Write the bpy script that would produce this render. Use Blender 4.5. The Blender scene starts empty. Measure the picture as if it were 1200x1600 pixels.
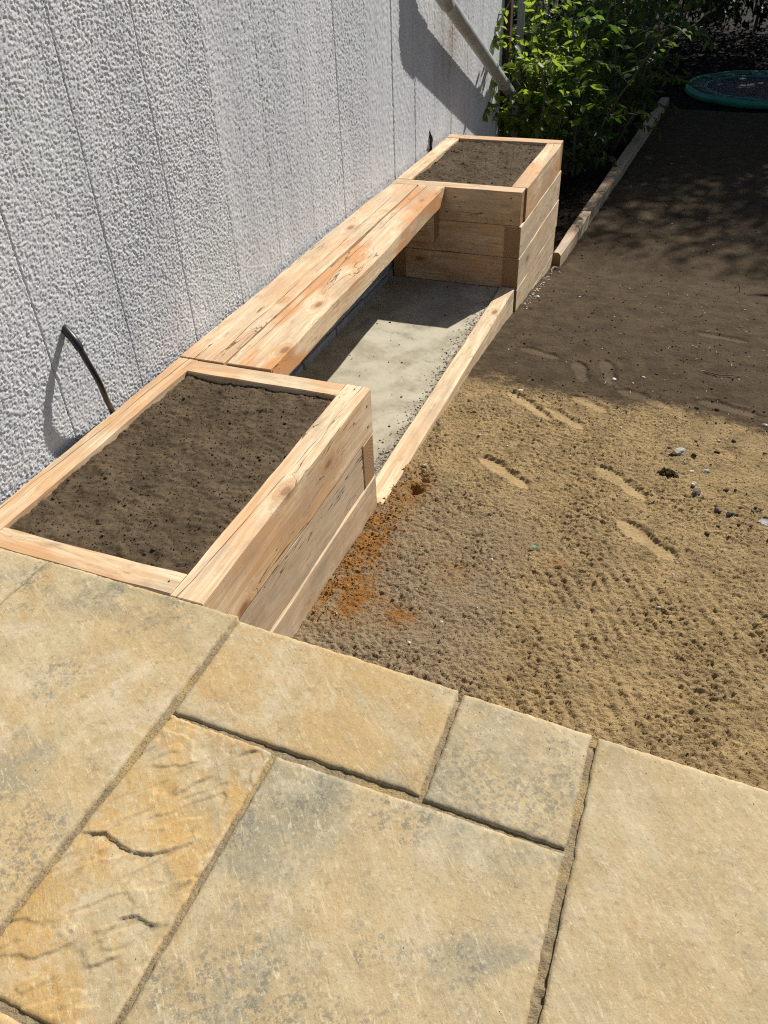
import bpy, bmesh, math, random
import numpy as np
from mathutils import Matrix, Vector

SC = bpy.context.scene
COL = SC.collection
R = math.radians
rng = np.random.default_rng(11)
random.seed(5)

# ------------------------------------------------------------------ camera, sky, sun, exposure
cam_d = bpy.data.cameras.new('camera')
cam = bpy.data.objects.new('camera', cam_d)
COL.objects.link(cam)
yaw, pit, rol = 0.39904, 0.67220, -0.04768
fw = Vector((-math.sin(yaw)*math.cos(pit), math.cos(yaw)*math.cos(pit), -math.sin(pit)))
rt = Vector((math.cos(yaw), math.sin(yaw), 0))
up = rt.cross(fw)
r2 = rt*math.cos(rol) + up*math.sin(rol)
u2 = -rt*math.sin(rol) + up*math.cos(rol)
M = Matrix.Identity(4)
for i in range(3):
    M[i][0], M[i][1], M[i][2] = r2[i], u2[i], -fw[i]
M[0][3], M[1][3], M[2][3] = 1.8632, -1.17884, 2.06545
cam.matrix_world = M
cam_d.sensor_fit = 'HORIZONTAL'
cam_d.sensor_width = 36.0
cam_d.lens = 36.0*1234.17/1200.0
cam_d.clip_start = 0.05
cam_d.clip_end = 500
SC.camera = cam

SUN = Vector((0.41, 1.11, 1.0)).normalized()
elev = math.asin(SUN.z)
azim = math.atan2(SUN.x, SUN.y)
world = bpy.data.worlds.new('World')
SC.world = world
world.use_nodes = True
wn = world.node_tree
wn.nodes.clear()
sky = wn.nodes.new('ShaderNodeTexSky')
sky.sky_type = 'NISHITA'
sky.sun_disc = False
sky.sun_elevation = elev
sky.sun_rotation = azim
bg = wn.nodes.new('ShaderNodeBackground')
bg.inputs['Strength'].default_value = 0.055
wo = wn.nodes.new('ShaderNodeOutputWorld')
wn.links.new(sky.outputs[0], bg.inputs[0])
wn.links.new(bg.outputs[0], wo.inputs[0])

sun_d = bpy.data.lights.new('sun', 'SUN')
sun_d.energy = 5.0
sun_d.angle = R(0.53)
sun_d.color = (1.0, 0.955, 0.88)
sun = bpy.data.objects.new('sun', sun_d)
COL.objects.link(sun)
sun.rotation_euler = SUN.to_track_quat('Z', 'Y').to_euler()
sun.location = (3, 6, 9)

SC.view_settings.view_transform = 'Standard'
SC.view_settings.look = 'None'
SC.view_settings.exposure = 0.42
SC.view_settings.gamma = 1.0
SC.view_settings.use_curve_mapping = False
SC.render.engine = 'CYCLES'
SC.cycles.use_denoising = False
SC.cycles.use_adaptive_sampling = False
SC.cycles.pixel_filter_type = 'BLACKMAN_HARRIS'
SC.cycles.filter_width = 1.15
SC.cycles.max_bounces = 8
SC.cycles.transparent_max_bounces = 8

# ------------------------------------------------------------------ numpy noise
def _hash(ix, iy, iz, seed):
    h = (ix.astype(np.int64)*374761393 + iy.astype(np.int64)*668265263 + iz.astype(np.int64)*2147483647 + seed*1274126177) & 0xffffffff
    h = ((h ^ (h >> 13))*1274126177) & 0xffffffff
    h = (h ^ (h >> 16)) & 0xffffffff
    return h.astype(np.float64)/4294967295.0

def vnoise(x, y, seed=0):
    """gradient noise in 2-D, about -1..1"""
    x = np.asarray(x, float); y = np.asarray(y, float)
    ix = np.floor(x); iy = np.floor(y)
    fx = x-ix; fy = y-iy
    ux = fx*fx*fx*(fx*(fx*6-15)+10); uy = fy*fy*fy*(fy*(fy*6-15)+10)
    z = np.zeros_like(ix)
    def g(dx, dy):
        a = _hash(ix+dx, iy+dy, z, seed)*2*np.pi
        return np.cos(a)*(fx-dx) + np.sin(a)*(fy-dy)
    return 1.5*((g(0,0)*(1-ux)+g(1,0)*ux)*(1-uy) + (g(0,1)*(1-ux)+g(1,1)*ux)*uy)

def fbm(x, y, octv=3, seed=0, gain=0.5, lac=2.03):
    s = 0; a = 1.0; t = 0
    for o in range(octv):
        s = s + a*vnoise(x*lac**o, y*lac**o, seed+o*17); t += a; a *= gain
    return s/t

def grains(x, y, seed=0, keep=1.0):
    """rounded granules of uneven size: height 0..1"""
    ix = np.floor(x); iy = np.floor(y); z0 = np.zeros_like(ix); best = np.zeros_like(x)
    for dx in (-1, 0, 1):
        for dy in (-1, 0, 1):
            cx, cy = ix+dx, iy+dy
            px = cx+_hash(cx, cy, z0, seed); py = cy+_hash(cx, cy, z0, seed+5)
            r = .28+.55*_hash(cx, cy, z0, seed+9)
            r = np.where(_hash(cx, cy, z0, seed+13) < keep, r, .01)
            st = .65+.5*_hash(cx, cy, z0, seed+21)
            d2 = ((x-px)*st)**2+((y-py)/st)**2
            best = np.maximum(best, np.sqrt(np.clip(r*r-d2, 0, None)))
    return best

def sst(a, b, x):
    t = np.clip((x-a)/(b-a), 0, 1)
    return t*t*(3-2*t)

# ------------------------------------------------------------------ object helpers
def tag(o, label=None, cat=None, group=None, kind=None):
    if label: o['label'] = label
    if cat: o['category'] = cat
    if group: o['group'] = group
    if kind: o['kind'] = kind
    return o

def empty(name, loc=(0, 0, 0), rz=0):
    o = bpy.data.objects.new(name, None)
    COL.objects.link(o)
    o.location = loc; o.rotation_euler = (0, 0, rz)
    o.empty_display_size = 0.1
    return o

def link_mesh(name, me, mat=None, parent=None, smooth=False):
    if mat is not None and not me.materials:
        me.materials.append(mat)
    if smooth:
        me.polygons.foreach_set('use_smooth', np.ones(len(me.polygons), bool))
    o = bpy.data.objects.new(name, me)
    COL.objects.link(o)
    if parent is not None: o.parent = parent
    return o

def np_mesh(name, V, F, attrs=None):
    V = np.asarray(V, np.float32); F = np.asarray(F, np.int32)
    me = bpy.data.meshes.new(name)
    n, k = F.shape
    me.vertices.add(len(V)); me.vertices.foreach_set('co', V.ravel())
    me.loops.add(n*k); me.loops.foreach_set('vertex_index', F.ravel())
    me.polygons.add(n)
    me.polygons.foreach_set('loop_start', np.arange(n, dtype=np.int32)*k)
    me.update(calc_edges=True)
    me.validate()
    for a, d in (attrs or {}).items():
        at = me.attributes.new(a, 'FLOAT', 'POINT')
        at.data.foreach_set('value', np.asarray(d, np.float32).ravel())
    return me

def grid_faces(nu, nv, off=0):
    i, j = np.meshgrid(np.arange(nu-1), np.arange(nv-1), indexing='ij')
    a = i*nv+j
    return np.stack([a, a+nv, a+nv+1, a+1], -1).reshape(-1, 4)+off

class MB:
    """collects polygons for one mesh object"""
    def __init__(s): s.v = []; s.f = []
    def add(s, v, f):
        o = len(s.v); s.v += [tuple(p) for p in v]; s.f += [tuple(i+o for i in q) for q in f]
    def box(s, a, b, rz=0):
        x0, y0, z0 = a; x1, y1, z1 = b
        s.add([(x0,y0,z0),(x1,y0,z0),(x1,y1,z0),(x0,y1,z0),(x0,y0,z1),(x1,y0,z1),(x1,y1,z1),(x0,y1,z1)],
              [(0,3,2,1),(4,5,6,7),(0,1,5,4),(1,2,6,5),(2,3,7,6),(3,0,4,7)])
    def tube(s, pts, rad, n=8, cap=True):
        pts = [Vector(p) for p in pts]
        if not hasattr(rad, '__len__'): rad = [rad]*len(pts)
        o = len(s.v)
        nrm = None
        for i, p in enumerate(pts):
            t = (pts[min(i+1, len(pts)-1)]-pts[max(i-1, 0)]).normalized()
            if nrm is None:
                nrm = t.orthogonal().normalized()
            nrm = (nrm - t*nrm.dot(t)).normalized()
            b = t.cross(nrm)
            for k in range(n):
                a = 2*math.pi*k/n
                s.v.append(tuple(p + (nrm*math.cos(a)+b*math.sin(a))*rad[i]))
        for i in range(len(pts)-1):
            for k in range(n):
                a = o+i*n+k; b2 = o+i*n+(k+1) % n
                s.f.append((a, b2, b2+n, a+n))
        if cap:
            s.f.append(tuple(o+k for k in range(n))[::-1])
            e = o+(len(pts)-1)*n
            s.f.append(tuple(e+k for k in range(n)))
    def build(s, name, mat, parent=None, smooth=False):
        me = bpy.data.meshes.new(name)
        me.from_pydata(s.v, [], s.f)
        me.update()
        return link_mesh(name, me, mat, parent, smooth)

# ------------------------------------------------------------------ material helpers
class NT:
    def __init__(s, name):
        s.m = bpy.data.materials.new(name); s.m.use_nodes = True
        s.t = s.m.node_tree; s.t.nodes.clear()
        s.out = s.t.nodes.new('ShaderNodeOutputMaterial')
    def n(s, typ, **kw):
        nd = s.t.nodes.new(typ)
        for k, v in kw.items(): setattr(nd, k, v)
        return nd
    def put(s, sock, v):
        if isinstance(v, bpy.types.NodeSocket): s.t.links.new(v, sock)
        elif v is not None:
            if hasattr(sock.default_value, '__len__') and not hasattr(v, '__len__'): v = (v,)*len(sock.default_value)
            if hasattr(sock.default_value, '__len__') and len(v) == 3 and len(sock.default_value) == 4: v = (*v, 1)
            sock.default_value = v
    def math(s, op, a, b=None, c=None, clamp=False):
        nd = s.n('ShaderNodeMath', operation=op, use_clamp=clamp)
        for i, v in enumerate((a, b, c)):
            if v is not None: s.put(nd.inputs[i], v)
        return nd.outputs[0]
    def vm(s, op, a, b=None):
        nd = s.n('ShaderNodeVectorMath', operation=op)
        s.put(nd.inputs[0], a)
        if b is not None: s.put(nd.inputs[1], b)
        return nd.outputs[0]
    def scale(s, v, sc): return s.vm('MULTIPLY', v, sc)
    def noise(s, v, scale=1.0, detail=2.0, rough=0.5, dist=0.0):
        nd = s.n('ShaderNodeTexNoise')
        s.put(nd.inputs['Vector'], v); s.put(nd.inputs['Scale'], scale); s.put(nd.inputs['Detail'], detail)
        s.put(nd.inputs['Roughness'], rough); s.put(nd.inputs['Distortion'], dist)
        return nd.outputs['Fac']
    def noisec(s, v, scale=1.0, detail=2.0):
        nd = s.n('ShaderNodeTexNoise')
        s.put(nd.inputs['Vector'], v); s.put(nd.inputs['Scale'], scale); s.put(nd.inputs['Detail'], detail)
        return nd.outputs['Color']
    def vor(s, v, scale=1.0, feature='F1', rnd=1.0, out='Distance'):
        nd = s.n('ShaderNodeTexVoronoi', feature=feature)
        s.put(nd.inputs['Vector'], v); s.put(nd.inputs['Scale'], scale); s.put(nd.inputs['Randomness'], rnd)
        return nd.outputs[out]
    def ramp(s, v, a, b, lo=0.0, hi=1.0):
        nd = s.n('ShaderNodeMapRange', interpolation_type='SMOOTHSTEP', clamp=True)
        for i, x in enumerate((v, a, b, lo, hi)): s.put(nd.inputs[i], x)
        return nd.outputs[0]
    def mix(s, f, a, b, mode='MIX'):
        nd = s.n('ShaderNodeMix', data_type='RGBA', blend_type=mode, clamp_factor=True)
        s.put(nd.inputs[0], f); s.put(nd.inputs[6], a); s.put(nd.inputs[7], b)
        return nd.outputs[2]
    def attr(s, name, typ='GEOMETRY'):
        nd = s.n('ShaderNodeAttribute', attribute_type=typ, attribute_name=name)
        return nd.outputs['Fac']
    def obj(s): return s.n('ShaderNodeTexCoord').outputs['Object']
    def bump(s, h, strength=0.3, dist=0.01, normal=None):
        nd = s.n('ShaderNodeBump'); s.put(nd.inputs['Strength'], strength); s.put(nd.inputs['Distance'], dist)
        s.put(nd.inputs['Height'], h)
        if normal is not None: s.put(nd.inputs['Normal'], normal)
        return nd.outputs[0]
    def bsdf(s, color, rough=0.8, normal=None, spec=0.3, metal=0.0):
        nd = s.n('ShaderNodeBsdfPrincipled')
        s.put(nd.inputs['Base Color'], color); s.put(nd.inputs['Roughness'], rough)
        s.put(nd.inputs['Specular IOR Level'], spec); s.put(nd.inputs['Metallic'], metal)
        if normal is not None: s.put(nd.inputs['Normal'], normal)
        return nd.outputs[0]
    def done(s, shader):
        s.t.links.new(shader, s.out.inputs['Surface'])
        return s.m

def seeded(t):
    """object coordinates shifted by the object's own seed"""
    sd = t.attr('seed', 'OBJECT')
    cb = t.n('ShaderNodeCombineXYZ')
    t.put(cb.inputs[0], t.math('MULTIPLY', sd, 3.17)); t.put(cb.inputs[1], t.math('MULTIPLY', sd, 1.73)); t.put(cb.inputs[2], t.math('MULTIPLY', sd, 2.31))
    return t.vm('ADD', t.obj(), cb.outputs[0])

def mat_wood():
    t = NT('sawn_oak')
    p = seeded(t)
    tone = t.attr('tone', 'OBJECT'); orange = t.attr('orange', 'OBJECT'); grey = t.attr('grey', 'OBJECT'); crack = t.attr('crack', 'OBJECT')
    w = t.noise(t.scale(p, (1.1, 5, 5)), 1, 2)
    kd = t.vor(t.scale(p, (3.4, 7.0, 7.0)), 1)
    kpull = t.ramp(kd, 0.0, 0.42, 0.05, 0.0)
    cb = t.n('ShaderNodeCombineXYZ')
    sh = t.math('ADD', kpull, t.math('MULTIPLY', t.math('SUBTRACT', w, .5), 0.10))
    t.put(cb.inputs[1], sh); t.put(cb.inputs[2], sh)
    pg = t.vm('ADD', p, cb.outputs[0])
    n1 = t.noise(t.scale(pg, (1.6, 42, 42)), 1, 4, .6)
    fine = t.noise(t.scale(pg, (9, 260, 260)), 1, 2)
    band = t.noise(t.scale(pg, (0.8, 9, 9)), 1, 3, .55)
    patch = t.noise(t.scale(p, (1.9, 5, 5)), 1, 3, .6)
    patch2 = t.noise(t.scale(t.vm('ADD', p, (7, 3, 5)), (2.6, 9, 9)), 1, 4, .65)
    light = (0.70, 0.56, 0.385); mid = (0.55, 0.41, 0.255)
    c = t.mix(t.ramp(n1, .40, .60), light, mid)
    c = t.mix(t.ramp(t.noise(t.scale(pg, (2.2, 90, 90)), 1, 4, .65), .50, .66, 0, .55), c, (0.40, 0.255, 0.135))
    c = t.mix(t.math('MULTIPLY', t.ramp(band, .48, .68), .55), c, (0.46, 0.295, 0.165))
    c = t.mix(t.math('MULTIPLY', t.ramp(patch, .44, .60), orange), c, (0.52, 0.235, 0.075))
    c = t.mix(t.math('MULTIPLY', t.ramp(patch2, .46, .70), grey), c, (0.33, 0.285, 0.235))
    c = t.mix(t.math('MULTIPLY', grey, .42), c, (0.44, 0.375, 0.305))
    blot = t.noise(t.scale(t.vm('ADD', p, (2, 9, 1)), (7, 22, 22)), 1, 4, .7)
    c = t.mix(t.ramp(blot, .57, .74, 0, .55), c, (0.22, 0.15, 0.09))
    c = t.mix(t.ramp(fine, .5, .7, 0, .35), c, (0.30, 0.19, 0.10))
    dirt = t.noise(t.scale(t.vm('ADD', p, (5, 1, 8)), (3.2, 8, 8)), 1, 5, .68)
    c = t.mix(t.ramp(dirt, .48, .64, 0, .5), c, (0.36, 0.28, 0.20))
    # knots
    kn = t.ramp(t.math('ADD', kd, t.math('MULTIPLY', t.math('SUBTRACT', n1, .5), .12)), .06, .15, 1, 0)
    ring = t.math('SINE', t.math('MULTIPLY', kd, 110))
    c = t.mix(t.math('MULTIPLY', t.ramp(kd, .10, .28, 1, 0), .35), c, (0.44, 0.22, 0.085))
    c = t.mix(t.math('MULTIPLY', t.math('MULTIPLY', t.ramp(kd, .12, .26, 1, 0), .22), t.ramp(ring, -.2, .8)), c, (0.24, 0.13, 0.06))
    c = t.mix(t.math('MULTIPLY', kn, .72), c, (0.17, 0.085, 0.04))
    # shakes: thin dark lines that wander along the length
    cn = t.noise(t.scale(pg, (0.9, 15, 15)), 1, 3.5, .5)
    wd = t.ramp(t.noise(t.scale(t.vm('ADD', p, (4, 4, 4)), (2.1, 3, 3)), 1, 1), .46, .66, 0.0, 0.0042)
    ob = t.n('ShaderNodeSeparateXYZ'); t.put(ob.inputs[0], t.obj())
    shy = t.attr('shake', 'OBJECT'); shs = t.attr('shake_slope', 'OBJECT')
    yy = t.math('SUBTRACT', ob.outputs[1], t.math('ADD', shy, t.math('MULTIPLY', ob.outputs[0], shs)))
    yy = t.math('ADD', yy, t.math('MULTIPLY', t.math('SUBTRACT', t.noise(t.scale(p, (2.6, .1, .1)), 1, 2.5, .45), .5), .040))
    shw = t.ramp(t.noise(t.scale(t.vm('ADD', p, (6, 6, 6)), (5, .2, .2)), 1, 2), .30, .55, .0003, .0019)
    shk = t.math('LESS_THAN', t.math('ABSOLUTE', yy), shw)
    line = t.math('LESS_THAN', t.math('ABSOLUTE', t.math('SUBTRACT', cn, .52)), t.math('MULTIPLY', wd, crack))
    line = t.math('MAXIMUM', line, shk)
    c = t.mix(t.math('MULTIPLY', line, .85), c, (0.075, 0.045, 0.025))
    c = t.mix(1.0, c, t.mix(tone, (0.55, 0.53, 0.50), (1.12, 1.10, 1.06)), 'MULTIPLY')
    # end grain
    nrm = t.n('ShaderNodeVectorTransform', vector_type='NORMAL', convert_from='WORLD', convert_to='OBJECT')
    t.put(nrm.inputs[0], t.n('ShaderNodeNewGeometry').outputs['True Normal'])
    sx = t.n('ShaderNodeSeparateXYZ'); t.put(sx.inputs[0], nrm.outputs[0])
    endm = t.ramp(t.math('ABSOLUTE', sx.outputs[0]), .7, .9)
    so = t.n('ShaderNodeSeparateXYZ'); t.put(so.inputs[0], t.obj())
    rr = t.vm('LENGTH', t.vm('MULTIPLY', t.vm('ADD', t.obj(), (0, .03, .05)), (0, 1, 1)))
    rr_n = rr.node.outputs['Value']
    rg = t.math('SINE', t.math('ADD', t.math('MULTIPLY', rr_n, 480), t.math('MULTIPLY', t.noise(p, 18, 2), 8)))
    ec = t.mix(t.ramp(rg, -.5, .9, 0, .6), (0.36, 0.225, 0.115), (0.23, 0.135, 0.062))
    ec = t.mix(t.ramp(t.noise(p, 120, 2), .5, .8, 0, .5), ec, (0.15, 0.09, 0.045))
    c = t.mix(endm, c, ec)
    h = t.math('ADD', t.math('MULTIPLY', n1, .5), t.math('MULTIPLY', fine, .35))
    saw = t.noise(t.scale(p, (95, 3, 3)), 1, 1)
    h = t.math('ADD', h, t.math('MULTIPLY', saw, .25))
    h = t.math('SUBTRACT', h, t.math('MULTIPLY', line, 1.6))
    return t.done(t.bsdf(c, .72, t.bump(h, .55, .0022), .25))

def mat_stone():
    t = NT('riven_sandstone')
    p = seeded(t)
    gold = t.attr('gold', 'OBJECT'); grey = t.attr('grey', 'OBJECT'); pale = t.attr('pale', 'OBJECT'); ang = t.attr('ang', 'OBJECT')
    vr = t.n('ShaderNodeVectorRotate', rotation_type='Z_AXIS')
    t.put(vr.inputs['Vector'], p); t.put(vr.inputs['Angle'], ang)
    q = vr.outputs[0]
    big = t.noise(p, 3.2, 4, .6, .4)
    strk = t.noise(t.scale(q, (4, 26, 10)), 1, 5, .65, .6)
    med = t.noise(p, 17, 5, .62)
    fine = t.noise(p, 160, 3, .6)
    grain = t.noise(p, 520, 2, .5)
    sand_ = t.noise(p, 85, 6, .78)
    c = t.mix(t.ramp(big, .3, .7), (0.415, 0.330, 0.190), (0.335, 0.262, 0.145))
    c = t.mix(t.ramp(med, .40, .66, 0, .55), c, (0.46, 0.375, 0.23))
    c = t.mix(t.ramp(strk, .50, .62, 0, .35), c, (0.47, 0.39, 0.245))
    gm = t.math('MULTIPLY', t.ramp(t.math('ADD', t.noise(t.scale(q, (2.4, 5, 4)), 1, 6, .68, .5), t.math('MULTIPLY', t.math('SUBTRACT', sand_, .5), .25)), .41, .58), gold)
    c = t.mix(t.math('MULTIPLY', gm, .85), c, (0.45, 0.265, 0.072))
    gm2 = t.math('MULTIPLY', t.ramp(t.noise(t.scale(q, (5, 30, 9)), 1, 6, .7, .6), .56, .64), gold)
    c = t.mix(t.math('MULTIPLY', gm2, .6), c, (0.38, 0.195, 0.05))
    gr = t.math('MULTIPLY', t.ramp(t.math('ADD', t.noise(t.vm('ADD', p, (3, 8, 1)), 3.6, 6, .66, .3), t.math('MULTIPLY', t.math('SUBTRACT', sand_, .5), .3)), .48, .66), grey)
    c = t.mix(t.math('MULTIPLY', gr, .92), c, (0.222, 0.210, 0.150))
    lm = t.math('MULTIPLY', t.ramp(t.noise(t.vm('ADD', p, (9, 2, 4)), 4.2, 4, .65), .50, .62), grey)
    sp = t.ramp(t.math('ADD', t.vor(p, 80), t.math('MULTIPLY', t.noise(p, 60, 2), .35)), .46, .56, 1, 0)
    sp2 = t.ramp(t.noise(p, 55, 5, .72), .52, .58)
    c = t.mix(t.math('MULTIPLY', lm, t.math('MAXIMUM', t.math('MULTIPLY', sp, .6), t.math('MULTIPLY', sp2, .75))), c, (0.125, 0.125, 0.105))
    ey = t.attr('edge_y', 'OBJECT'); oy = t.n('ShaderNodeSeparateXYZ'); t.put(oy.inputs[0], t.obj())
    eb_ = t.ramp(t.math('SUBTRACT', oy.outputs[1], ey), .0, .10)
    em = t.math('MULTIPLY', eb_, t.ramp(t.noise(t.vm('ADD', p, (2, 6, 3)), 6.5, 5, .68), .44, .60))
    c = t.mix(t.math('MULTIPLY', em, t.math('MAXIMUM', .45, t.math('MULTIPLY', sp2, .9))), c, (0.12, 0.118, 0.095))
    pm = t.math('MULTIPLY', t.ramp(t.noise(t.vm('ADD', q, (1, 5, 7)), 4, 5, .68, .8), .5, .64), pale)
    c = t.mix(t.math('MULTIPLY', pm, .5), c, (0.53, 0.465, 0.335))
    scr = t.noise(t.scale(q, (22, 110, 60)), 1, 4, .72, 1.2)
    c = t.mix(t.ramp(scr, .57, .66, 0, .55), c, (0.58, 0.495, 0.33))
    c = t.mix(t.ramp(sand_, .50, .66, 0, .42), c, (0.225, 0.165, 0.088))
    c = t.mix(t.ramp(t.noise(t.vm('ADD', p, (5, 5, 5)), 110, 5, .75), .56, .68, 0, .5), c, (0.60, 0.53, 0.38))
    c = t.mix(t.ramp(t.noise(t.vm('ADD', p, (8, 1, 5)), 34, 5, .75), .60, .66, 0, .4), c, (0.16, 0.125, 0.075))
    c = t.mix(t.ramp(grain, .55, .75, 0, .4), c, (0.58, 0.50, 0.35))
    h = t.math('ADD', t.math('MULTIPLY', med, 1.0), t.math('MULTIPLY', sand_, .45))
    h = t.math('ADD', h, t.math('MULTIPLY', strk, .55))
    h = t.math('ADD', h, t.math('MULTIPLY', grain, .07))
    return t.done(t.bsdf(c, .78, t.bump(h, .75, .004), .3))

def mat_mortar():
    t = NT('joint_mortar')
    p = t.obj()
    c = t.mix(t.ramp(t.noise(p, 22, 4, .7), .4, .65), (0.30, 0.235, 0.14), (0.215, 0.165, 0.10))
    c = t.mix(t.ramp(t.noise(p, 7, 3), .5, .62, 0, .7), c, (0.40, 0.29, 0.13))
    c = t.mix(t.ramp(t.noise(p, 260, 2), .5, .75, 0, .6), c, (0.12, 0.09, 0.06))
    return t.done(t.bsdf(c, .95, t.bump(t.noise(p, 130, 4, .7), .9, .006), .1))

def mat_ground():
    t = NT('sand_and_soil')
    p = t.obj()
    soil = t.attr('soil'); rust = t.attr('rust'); flat = t.attr('flat'); gs = t.attr('greysand'); lit = t.attr('litter')
    n = t.noise(p, 60, 4, .7); n2 = t.noise(p, 9, 4, .6); n3 = t.noise(p, 300, 2, .6)
    sand = t.mix(t.ramp(n2, .35, .65), (0.365, 0.258, 0.125), (0.270, 0.190, 0.092))
    sand = t.mix(gs, sand, (0.250, 0.190, 0.122))
    sand = t.mix(t.ramp(n, .48, .72, 0, .55), sand, (0.115, 0.077, 0.039))
    sand = t.mix(t.ramp(n3, .55, .75, 0, .5), sand, (0.42, 0.33, 0.21))
    sand = t.mix(t.math('MULTIPLY', rust, t.ramp(n, .3, .65, 1.0, .6)), sand, (0.255, 0.105, 0.016))
    sand = t.mix(t.math('MULTIPLY', flat, .22), sand, (0.37, 0.265, 0.135))
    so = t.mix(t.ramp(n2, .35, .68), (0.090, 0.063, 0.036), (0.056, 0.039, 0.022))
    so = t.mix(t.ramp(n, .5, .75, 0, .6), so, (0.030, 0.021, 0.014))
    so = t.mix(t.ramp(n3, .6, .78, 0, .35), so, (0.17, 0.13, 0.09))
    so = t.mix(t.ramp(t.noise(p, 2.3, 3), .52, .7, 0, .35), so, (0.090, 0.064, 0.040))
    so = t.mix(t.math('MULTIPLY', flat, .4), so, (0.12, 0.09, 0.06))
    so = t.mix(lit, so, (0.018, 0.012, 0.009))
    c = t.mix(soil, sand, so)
    h = t.math('ADD', t.math('MULTIPLY', n, .8), t.math('MULTIPLY', n3, .35))
    st = t.math('SUBTRACT', 1.0, t.math('MULTIPLY', flat, .6))
    h = t.math('ADD', h, t.math('MULTIPLY', t.noise(p, 135, 3, .65), .8))
    return t.done(t.bsdf(c, .95, t.bump(h, st, .0085), .12))

def mat_soil():
    t = NT('topsoil')
    p = t.obj()
    n = t.noise(p, 70, 4, .7); n2 = t.noise(p, 8, 4, .6); n3 = t.noise(p, 330, 2)
    so = t.mix(t.ramp(n2, .35, .68), (0.110, 0.079, 0.048), (0.072, 0.051, 0.030))
    so = t.mix(t.ramp(n, .5, .75, 0, .6), so, (0.032, 0.022, 0.015))
    so = t.mix(t.ramp(n3, .6, .78, 0, .35), so, (0.17, 0.13, 0.095))
    h = t.math('ADD', t.math('MULTIPLY', n, .8), t.math('MULTIPLY', n3, .35))
    return t.done(t.bsdf(so, .95, t.bump(h, .8, .006), .12))

def mat_concrete():
    t = NT('bare_concrete')
    p = t.obj()
    grit = t.attr('grit')
    n = t.noise(p, 4.5, 5, .6, .3); n2 = t.noise(p, 30, 4, .65); n3 = t.noise(p, 240, 2)
    c = t.mix(t.ramp(n, .36, .62), (0.46, 0.42, 0.315), (0.325, 0.288, 0.205))
    c = t.mix(t.ramp(n2, .45, .7, 0, .5), c, (0.46, 0.42, 0.34))
    c = t.mix(t.ramp(t.noise(p, 7, 5, .72), .54, .68, 0, .7), c, (0.20, 0.17, 0.12))
    c = t.mix(t.ramp(t.noise(t.vm('ADD', p, (4, 4, 4)), 2.6, 5, .65), .52, .66, 0, .6), c, (0.50, 0.47, 0.39))
    c = t.mix(t.ramp(n3, .58, .78, 0, .5), c, (0.14, 0.12, 0.10))
    g = t.mix(t.ramp(t.noise(p, 75, 3, .7), .42, .6), (0.30, 0.27, 0.22), (0.10, 0.088, 0.07))
    c = t.mix(grit, c, g)
    h = t.math('ADD', t.math('MULTIPLY', n2, .5), t.math('MULTIPLY', n3, .3))
    h = t.math('ADD', h, t.math('MULTIPLY', grit, t.noise(p, 75, 3, .7)))
    return t.done(t.bsdf(c, .85, t.bump(h, .5, .004), .2))

def mat_render():
    t = NT('roughcast_paint')
    p = t.obj()
    rust = t.attr('stain_tone'); hgt = t.attr('hgt')
    st = t.noise(t.scale(p, (1, 5, .5)), 1, 4, .6)
    st2 = t.noise(t.scale(t.vm('ADD', p, (3, 3, 3)), (1, 19, .9)), 1, 3, .6)
    n = t.noise(p, 2.0, 3)
    sp = t.noise(p, 180, 3, .6)
    c = t.mix(t.ramp(st, .30, .74), (0.615, 0.63, 0.655), (0.50, 0.52, 0.55))
    c = t.mix(t.ramp(st2, .55, .75, 0, .22), c, (0.40, 0.43, 0.43))
    c = t.mix(t.ramp(n, .5, .7, 0, .25), c, (0.52, 0.58, 0.57))
    c = t.mix(t.ramp(sp, .56, .74, 0, .45), c, (0.36, 0.365, 0.38))
    c = t.mix(t.math('MULTIPLY', rust, t.ramp(t.noise(p, 38, 3, .7), .36, .6, .3, 1)), c, (0.27, 0.20, 0.12))
    return t.done(t.bsdf(c, .8, t.bump(sp, .35, .003), .25))

def mat_simple(name, col, rough=.6, col2=None, sc=20, bs=.2, bd=.003, spec=.4, metal=0):
    t = NT(name)
    p = t.obj()
    n = t.noise(p, sc, 4, .6)
    c = t.mix(t.ramp(n, .35, .7), col, col2 or tuple(x*.75 for x in col))
    return t.done(t.bsdf(c, rough, t.bump(t.noise(p, sc*5, 3), bs, bd), spec, metal))

def mat_leaf(name, a, b, trans, dark=.5):
    t = NT(name)
    r = t.attr('rnd')
    c = t.mix(r, a, b)
    c = t.mix(t.ramp(t.noise(t.obj(), 60, 2), .4, .7, 0, .3), c, tuple(x*.6 for x in a))
    pr = t.bsdf(c, .5, None, .32)
    tr = t.n('ShaderNodeBsdfTranslucent')
    t.put(tr.inputs[0], t.mix(r, trans, tuple(x*.8 for x in trans)))
    mx = t.n('ShaderNodeMixShader'); t.put(mx.inputs[0], .56)
    t.t.links.new(pr, mx.inputs[1]); t.t.links.new(tr.outputs[0], mx.inputs[2])
    return t.done(mx.outputs[0])

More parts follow.
